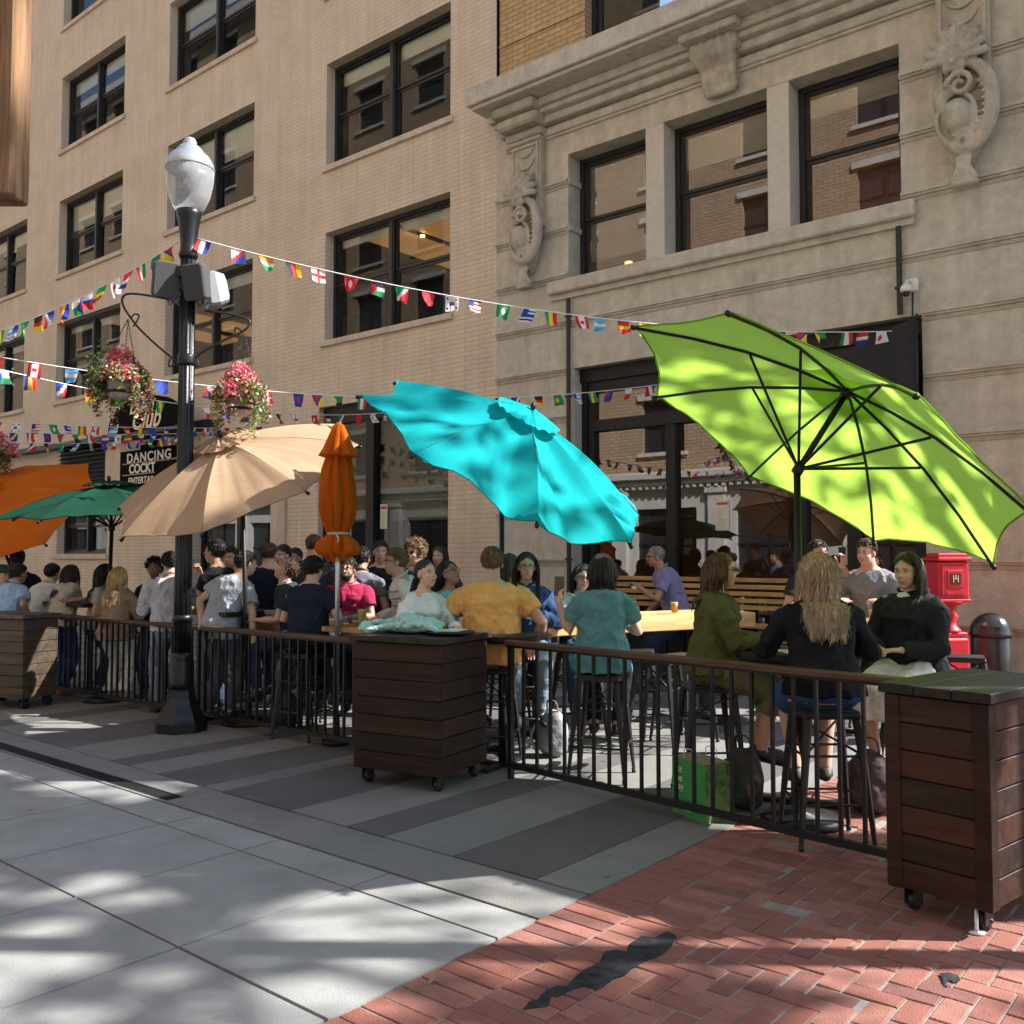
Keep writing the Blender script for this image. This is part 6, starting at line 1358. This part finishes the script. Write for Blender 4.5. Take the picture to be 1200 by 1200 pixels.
person('man with glasses in a white striped long-sleeved shirt leaning to his left',463,659,8.6,-72,'stand',hair='short',hc='lightbrown',sk='fair',top=('white_striped',(.66,.65,.60)),sleeve='long',lean=16,glasses='round',stripe=('stripe_grey',(.28,.27,.24)),collar=True,arms={1:dict(t=(.20,.30,.10)),-1:dict(t=(-.18,.30,.05))},head=(0,-6,0))
person('curly-haired man in sunglasses turning towards the striped shirt man',486,648,9.5,-30,'stand',hair='curly',hc='lightbrown',sk='fair',top=('charcoal_tee',(.035,.035,.04)),glasses='sun')
person('smiling man in dark clothes standing just outside the bar window',446,647,10.8,8,'stand',hair='short',hc='darkbrown',sk='fair',top=('black_coat',(.015,.015,.017)),sleeve='long')
person('man in a slate grey shirt with his back turned, before the bar window',424,655,9.8,172,'stand',hair='short',hc='black',sk='tan',top=('slate_shirt',(.13,.14,.16)),collar=True,hem=-.12)
person('bearded man in a maroon shirt and glasses facing us by the closed umbrella',407,667,9.1,-8,hair='short',hc='black',sk='tan',top=('maroon_shirt',(.34,.025,.07)),collar=True,glasses='round',beard='black',fat=1.1,lean=6,who='the man in the maroon shirt',lo=.028)
person('man in a navy tee with white collar tag, seated with his back to us',368,667,8.5,160,hair='short',hc='black',sk='asian',top=('navy_tee',(.014,.022,.04)),fat=1.14,lean=8,who='the man in the navy tee',tag_=True,bottom=('black_trousers',(.015,.015,.017)),arms={-1:dict(t=(-.18,.3,.16)),1:dict(t=(.28,.2,.04))})
I21=person('young man with bowed head looking at his phone behind the navy tee',335,668,9.1,-82,hair='short',hc='brown',sk='fair',top=('dark_green_jacket',(.02,.045,.045)),lean=14,head=(0,-38,0),collar=('pale_collar',(.5,.5,.45)),arms={1:dict(t=(.06,.34,.12),curl=45),-1:dict(t=(-.08,.36,.12))},who='the young man looking at his phone')
person('black-haired man in a pale grey-blue tee leaning back on the fence rail',289,659,9.35,150,'stand',hair='short',hc='black',sk='asian',top=('pale_blue_grey_tee',(.36,.40,.46)),bottom=('grey_jeans',(.10,.11,.13)),lean=18,slean=12,head=(-20,0,0),lo=.03,hem=-.12,vox=.007,arms={-1:dict(t=D(236,731,9.15),w=1,hint=(-1,-.5,0)),1:dict(t=D(297,752,9.0),w=1,hint=(.8,-.6,0))})
I23=person('tall man in a black tee raising a drink beside the lamp post',251,647,9.6,-105,'stand',hair='short',hc='black',sk='tan',top=BLK,arms={1:dict(t=D(236,676,9.4),w=1,curl=60,hint=(.4,-.5,-1),hd=(0,.3,1)),-1:dict(t=D(232,690,9.8),w=1,curl=60)},head=(0,-6,0))
person('man in a navy jacket and tan chinos standing with his back to us',316,650,10.4,165,'stand',hair='short',hc='brown',sk='fair',top=('navy_jacket',(.012,.018,.035)),sleeve='long',bottom=('tan_chinos',(.30,.18,.085)),vox=.010)
person('dark-haired man in a black shirt, left of the pair by the bare brick wall',331,651,11.3,-28,'stand',hair='short',hc='darkbrown',sk='fair',top=('black_shirt',(.02,.02,.02)),vox=.010)
person('dark-haired man in a brown top, right of the pair by the bare brick wall',345,654,11.7,-20,'stand',hair='short',hc='black',sk='tan',top=('brown_top',(.07,.04,.03)),vox=.010)
person('tallest man in the crowd, in a charcoal tee with his back turned',368,640,10.0,172,'stand',hair='crop',hc='brown',sk='fair',top=('charcoal_shirt',(.06,.06,.068)),fat=1.08,vox=.010)
person('dark-haired man glimpsed between the black tee and the pale grey-blue tee',270,654,10.4,-10,'stand',hair='short',hc='darkbrown',sk='light',top=('grey_marl',(.12,.12,.12)),vox=.010)
person('man in a pale shirt with rolled sleeves, partly behind the lamp post',199,660,9.8,-150,'stand',hair='short',hc='black',sk='tan',top=('pale_shirt',(.40,.42,.48)),sleeve='long',bottom=('pale_jeans',(.2,.26,.34)),lo=.03,collar=True,arms={-1:dict(t=(-.1,.3,.28)),1:dict(t=(.1,.3,.26))})
person('woman with curly black hair and dark clothes facing us left of the lamp post',181,667,10.6,5,'stand',hair='curly',hc='black',sk='brown',top=('dark_plum',(.06,.03,.05)),sleeve='long',fem=True,vox=.009)
person('blonde woman in a beige hoodie and white trousers standing by the fence',141,677,10.45,172,'stand',hair='long',hc='blonde',sk='fair',top=('beige_hoodie',(.26,.185,.135)),sleeve='long',bottom=('white_trousers',(.66,.66,.64)),leg='wide',fem=True,hc_len=.30,hood=True,lo=.034,hem=-.14,head=(-25,-6,0),shoe=(.42,.26,.13),arms={-1:dict(t=(-.12,.3,.22)),1:dict(t=(.14,.3,.2))},vox=.0075)
person('dark-haired woman in pale grey just behind the blonde woman in the hoodie',125,673,10.9,110,'stand',hair='bob',hc='black',sk='light',top=('pale_grey_top',(.36,.36,.35)),fem=True,vox=.010)
person('woman with long dark brown hair and cream top leaning on the fence rail',84,672,11.2,158,'stand',hair='long',hc='darkbrown',sk='light',top=('cream_top',(.48,.43,.35)),sleeve='elbow',bottom=('blue_jeans',(.05,.11,.28)),leg='long',fem=True,hc_len=.32,lean=24,slean=-14,lo=.03,shoe=(.45,.08,.04),arms={-1:dict(t=(-.2,.32,.2)),1:dict(t=(.26,.1,.28))},vox=.0075)
person('dark-haired person in a white shirt hunched beside the cream top',62,672,11.6,165,'stand',hair='short',hc='black',sk='light',top=('white_shirt',(.58,.58,.54)),sleeve='long',lean=18,collar=True,vox=.009)
person('man in a light blue short-sleeved shirt behind the grey planter box',22,672,11.0,155,hair='short',hc='darkbrown',sk='tan',top=('light_blue_shirt',(.27,.40,.58)),lean=14,collar=True,lo=.03,who='the man in the light blue shirt',arms={1:dict(t=(.26,.16,.06)),-1:dict(t=(-.2,.3,.15))},fat=1.1)
person('person in black with a dark cap at the foot of the orange umbrella',20,657,12.2,-140,'stand',hair='short',hc='black',sk='brown',top=BLK,sleeve='long',cap=('cap_black',(.02,.02,.022)),vox=.010)
person('person in a green cap half cut off at the left edge of the photo',3,676,11.6,70,hair='short',hc='black',sk='light',top=('dark_green_top',(.03,.06,.04)),cap=('cap_green',(.02,.07,.04)),vox=.010,who='the person in the green cap')
person('dark-haired woman barely visible behind the turquoise tee',514,652,11.6,-20,'stand',hair='bob',hc='darkbrown',sk='light',top=('plum_top',(.07,.03,.05)),fem=True,vox=.010)
# spare stools seen between the tables
for (x,d,a,l) in ((770,7.9,.2,'empty grey-black bar stool in sunlight at the right of the timber table'),(745,8.6,.5,'empty bar stool tucked in at the far side of the timber table'),(800,8.2,-.2,'empty bar stool just left of the woman in the olive sweater'),(1128,8.1,.3,'empty low bar stool in front of the red alarm box')):
    p=D(x,650,d); stool((p.x,p.y,0),a,l)
def phone(p,nrm_,label):
    m=MB(); z=V((0,0,1)); n=V(nrm_).normalized(); x=z.cross(n).normalized(); y=n.cross(x); Q=Matrix((x,n,y)).transposed(); m.box((0,0,0),(.072,.009,.148),M=Q,bev=.004); m.v=[v+V(p) for v in m.v]; tag(m.build('phone',mat('phone_black',(.015,.015,.018),.15,var=0,bump=0)),label,'phone')
phone(I8['wr'][-1]+V((0,0,.12))+I8['f']*.02,-I8['f']+V((0,0,.3)),'black phone held up by the woman in the teal-lit shirt')
phone(I5['wr'][-1]+V((0,0,.11)),-I5['f'],'dark phone held beside the blonde woman by the man hidden behind her')
phone(I21['wr'][1]+I21['f']*.07+V((0,0,.02)),V((0,0,1))-I21['f']*.5,'phone in the hands of the bowed young man')
pint(I23['wr'][1]+V((0,0,.03))+I23['f']*.05,'glass raised by the man in the black tee beside the lamp post',.6,.15)
tg=MB()
# ============================================================ STREET TREES whose shade falls on the paving
m_bark=mat('tree_bark',(.16,.12,.085),.9,var=.3,vscale=9,bump=.8,bscale=22,stretch=(1,1,.3)); m_tl=[mat('tree_leaf_%s'%n,c,.55,var=.15,vscale=10,bump=0,trans=.3) for n,c in(('deep',(.045,.085,.022)),('bright',(.085,.14,.03)))]
def tree(x,y,h,cr,ch,label,seed,nl=3600,zc=None,trunk=.13,ls=.08):
    rnd=random.Random(seed); r=root('street_tree',label,'tree',(x,y,0),group='plane trees along the side street'); zc=zc or h-ch/2
    m=MB(); pts=[V((x+math.sin(z*.9+seed)*.08,y+math.cos(z*.7)*.08,z)) for z in [0,.3,1,2,3,zc-ch*.3,zc]]; m.tube(pts,[trunk*1.5,trunk*1.1,trunk,trunk*.9,trunk*.8,trunk*.7,trunk*.4],12); tipsl=[]
    for k in range(13):
        a=k*2.4; z0=zc-ch*.42+k*ch*.05; e=V((x+math.cos(a)*cr*.7,y+math.sin(a)*cr*.7,z0+ch*rnd.uniform(.15,.5))); s0=V((x,y,z0)); md=s0.lerp(e,.5)+V((0,0,.25)); m.tube([s0,md,e],[trunk*.4,trunk*.25,.015],7); tipsl+=[md,e]
        for q in range(3): e2=e+V((rnd.gauss(0,.45),rnd.gauss(0,.45),rnd.uniform(-.1,.5))); m.tube([md,e,e2],[.02,.015,.006],5); tipsl.append(e2)
    m.build('trunk',m_bark,r); c=MB(); cl=[]
    for k in range(60 if nl>3000 else 34):
        while 1:
            v=V((rnd.uniform(-1,1),rnd.uniform(-1,1),rnd.uniform(-1,1)))
            if v.length<1: break
        cl.append((V((x+v.x*cr,y+v.y*cr,zc+v.z*ch/2)),rnd.uniform(.25,.5)))
    cl+=[(t,.35) for t in tipsl]
    for k in range(nl):
        o_,rr_=rnd.choice(cl); p=o_+V((rnd.gauss(0,rr_*.5),rnd.gauss(0,rr_*.5),rnd.gauss(0,rr_*.4))); s_=rnd.uniform(.6,1.3)*ls; q=V((rnd.gauss(0,1),rnd.gauss(0,1),rnd.gauss(0,1))).normalized(); a_=q.orthogonal().normalized()*s_; b_=q.cross(a_).normalized()*s_*.6
        c.add([p-a_,p-b_+q*s_*.1,p+a_,p+b_+q*s_*.1],[(0,1,2,3)],rnd.randint(0,1))
    c.build('crown',m_tl,r)
for t in TREES: tree(*t)
m=MB(); m.lathe(POLE,[(.16,0),(.15,.1),(.10,.3),(.09,4),(.08,8.6),(.0,8.65)],20); tag(m.build('street_pole',M_iron),'tall plain iron street pole beyond the stone corner, whose thin shade crosses the paving','pole')
# unseen hut added off to the right to shade the brick border
def camxy(xc,d): return V((.769*xc-.639*d,.639*xc+.769*d,0))
p0=camxy(6.3,4.6); NS=root('shade_hut','unseen dark green hut with a pitched roof, added to shade the brick border','kiosk',p0,math.atan2(SUN_AZ.y,SUN_AZ.x))
m=MB(); m.bb(-1.3,1.3,-.42,.42,0,3.7,bev=.02); m.build('cabinet',mat('dark_green_enamel',(.02,.06,.035),.4,var=.1,bump=.05),NS,local=True)
m=MB(); m.prism([V((-1.5,-.55,3.7)),V((-1.5,.55,3.7)),V((-1.5,0,4.3))],(3.0,0,0)); m.build('roof',MATS['dark_green_enamel'],NS,local=True)
for k in range(2): m=MB(); m.bb(-1.1+k*1.15,-.05+k*1.15,-.445,-.421,.9,2.4); m.build('shutter',M_black,NS,local=True)
bpy.data.scenes.remove(TS)
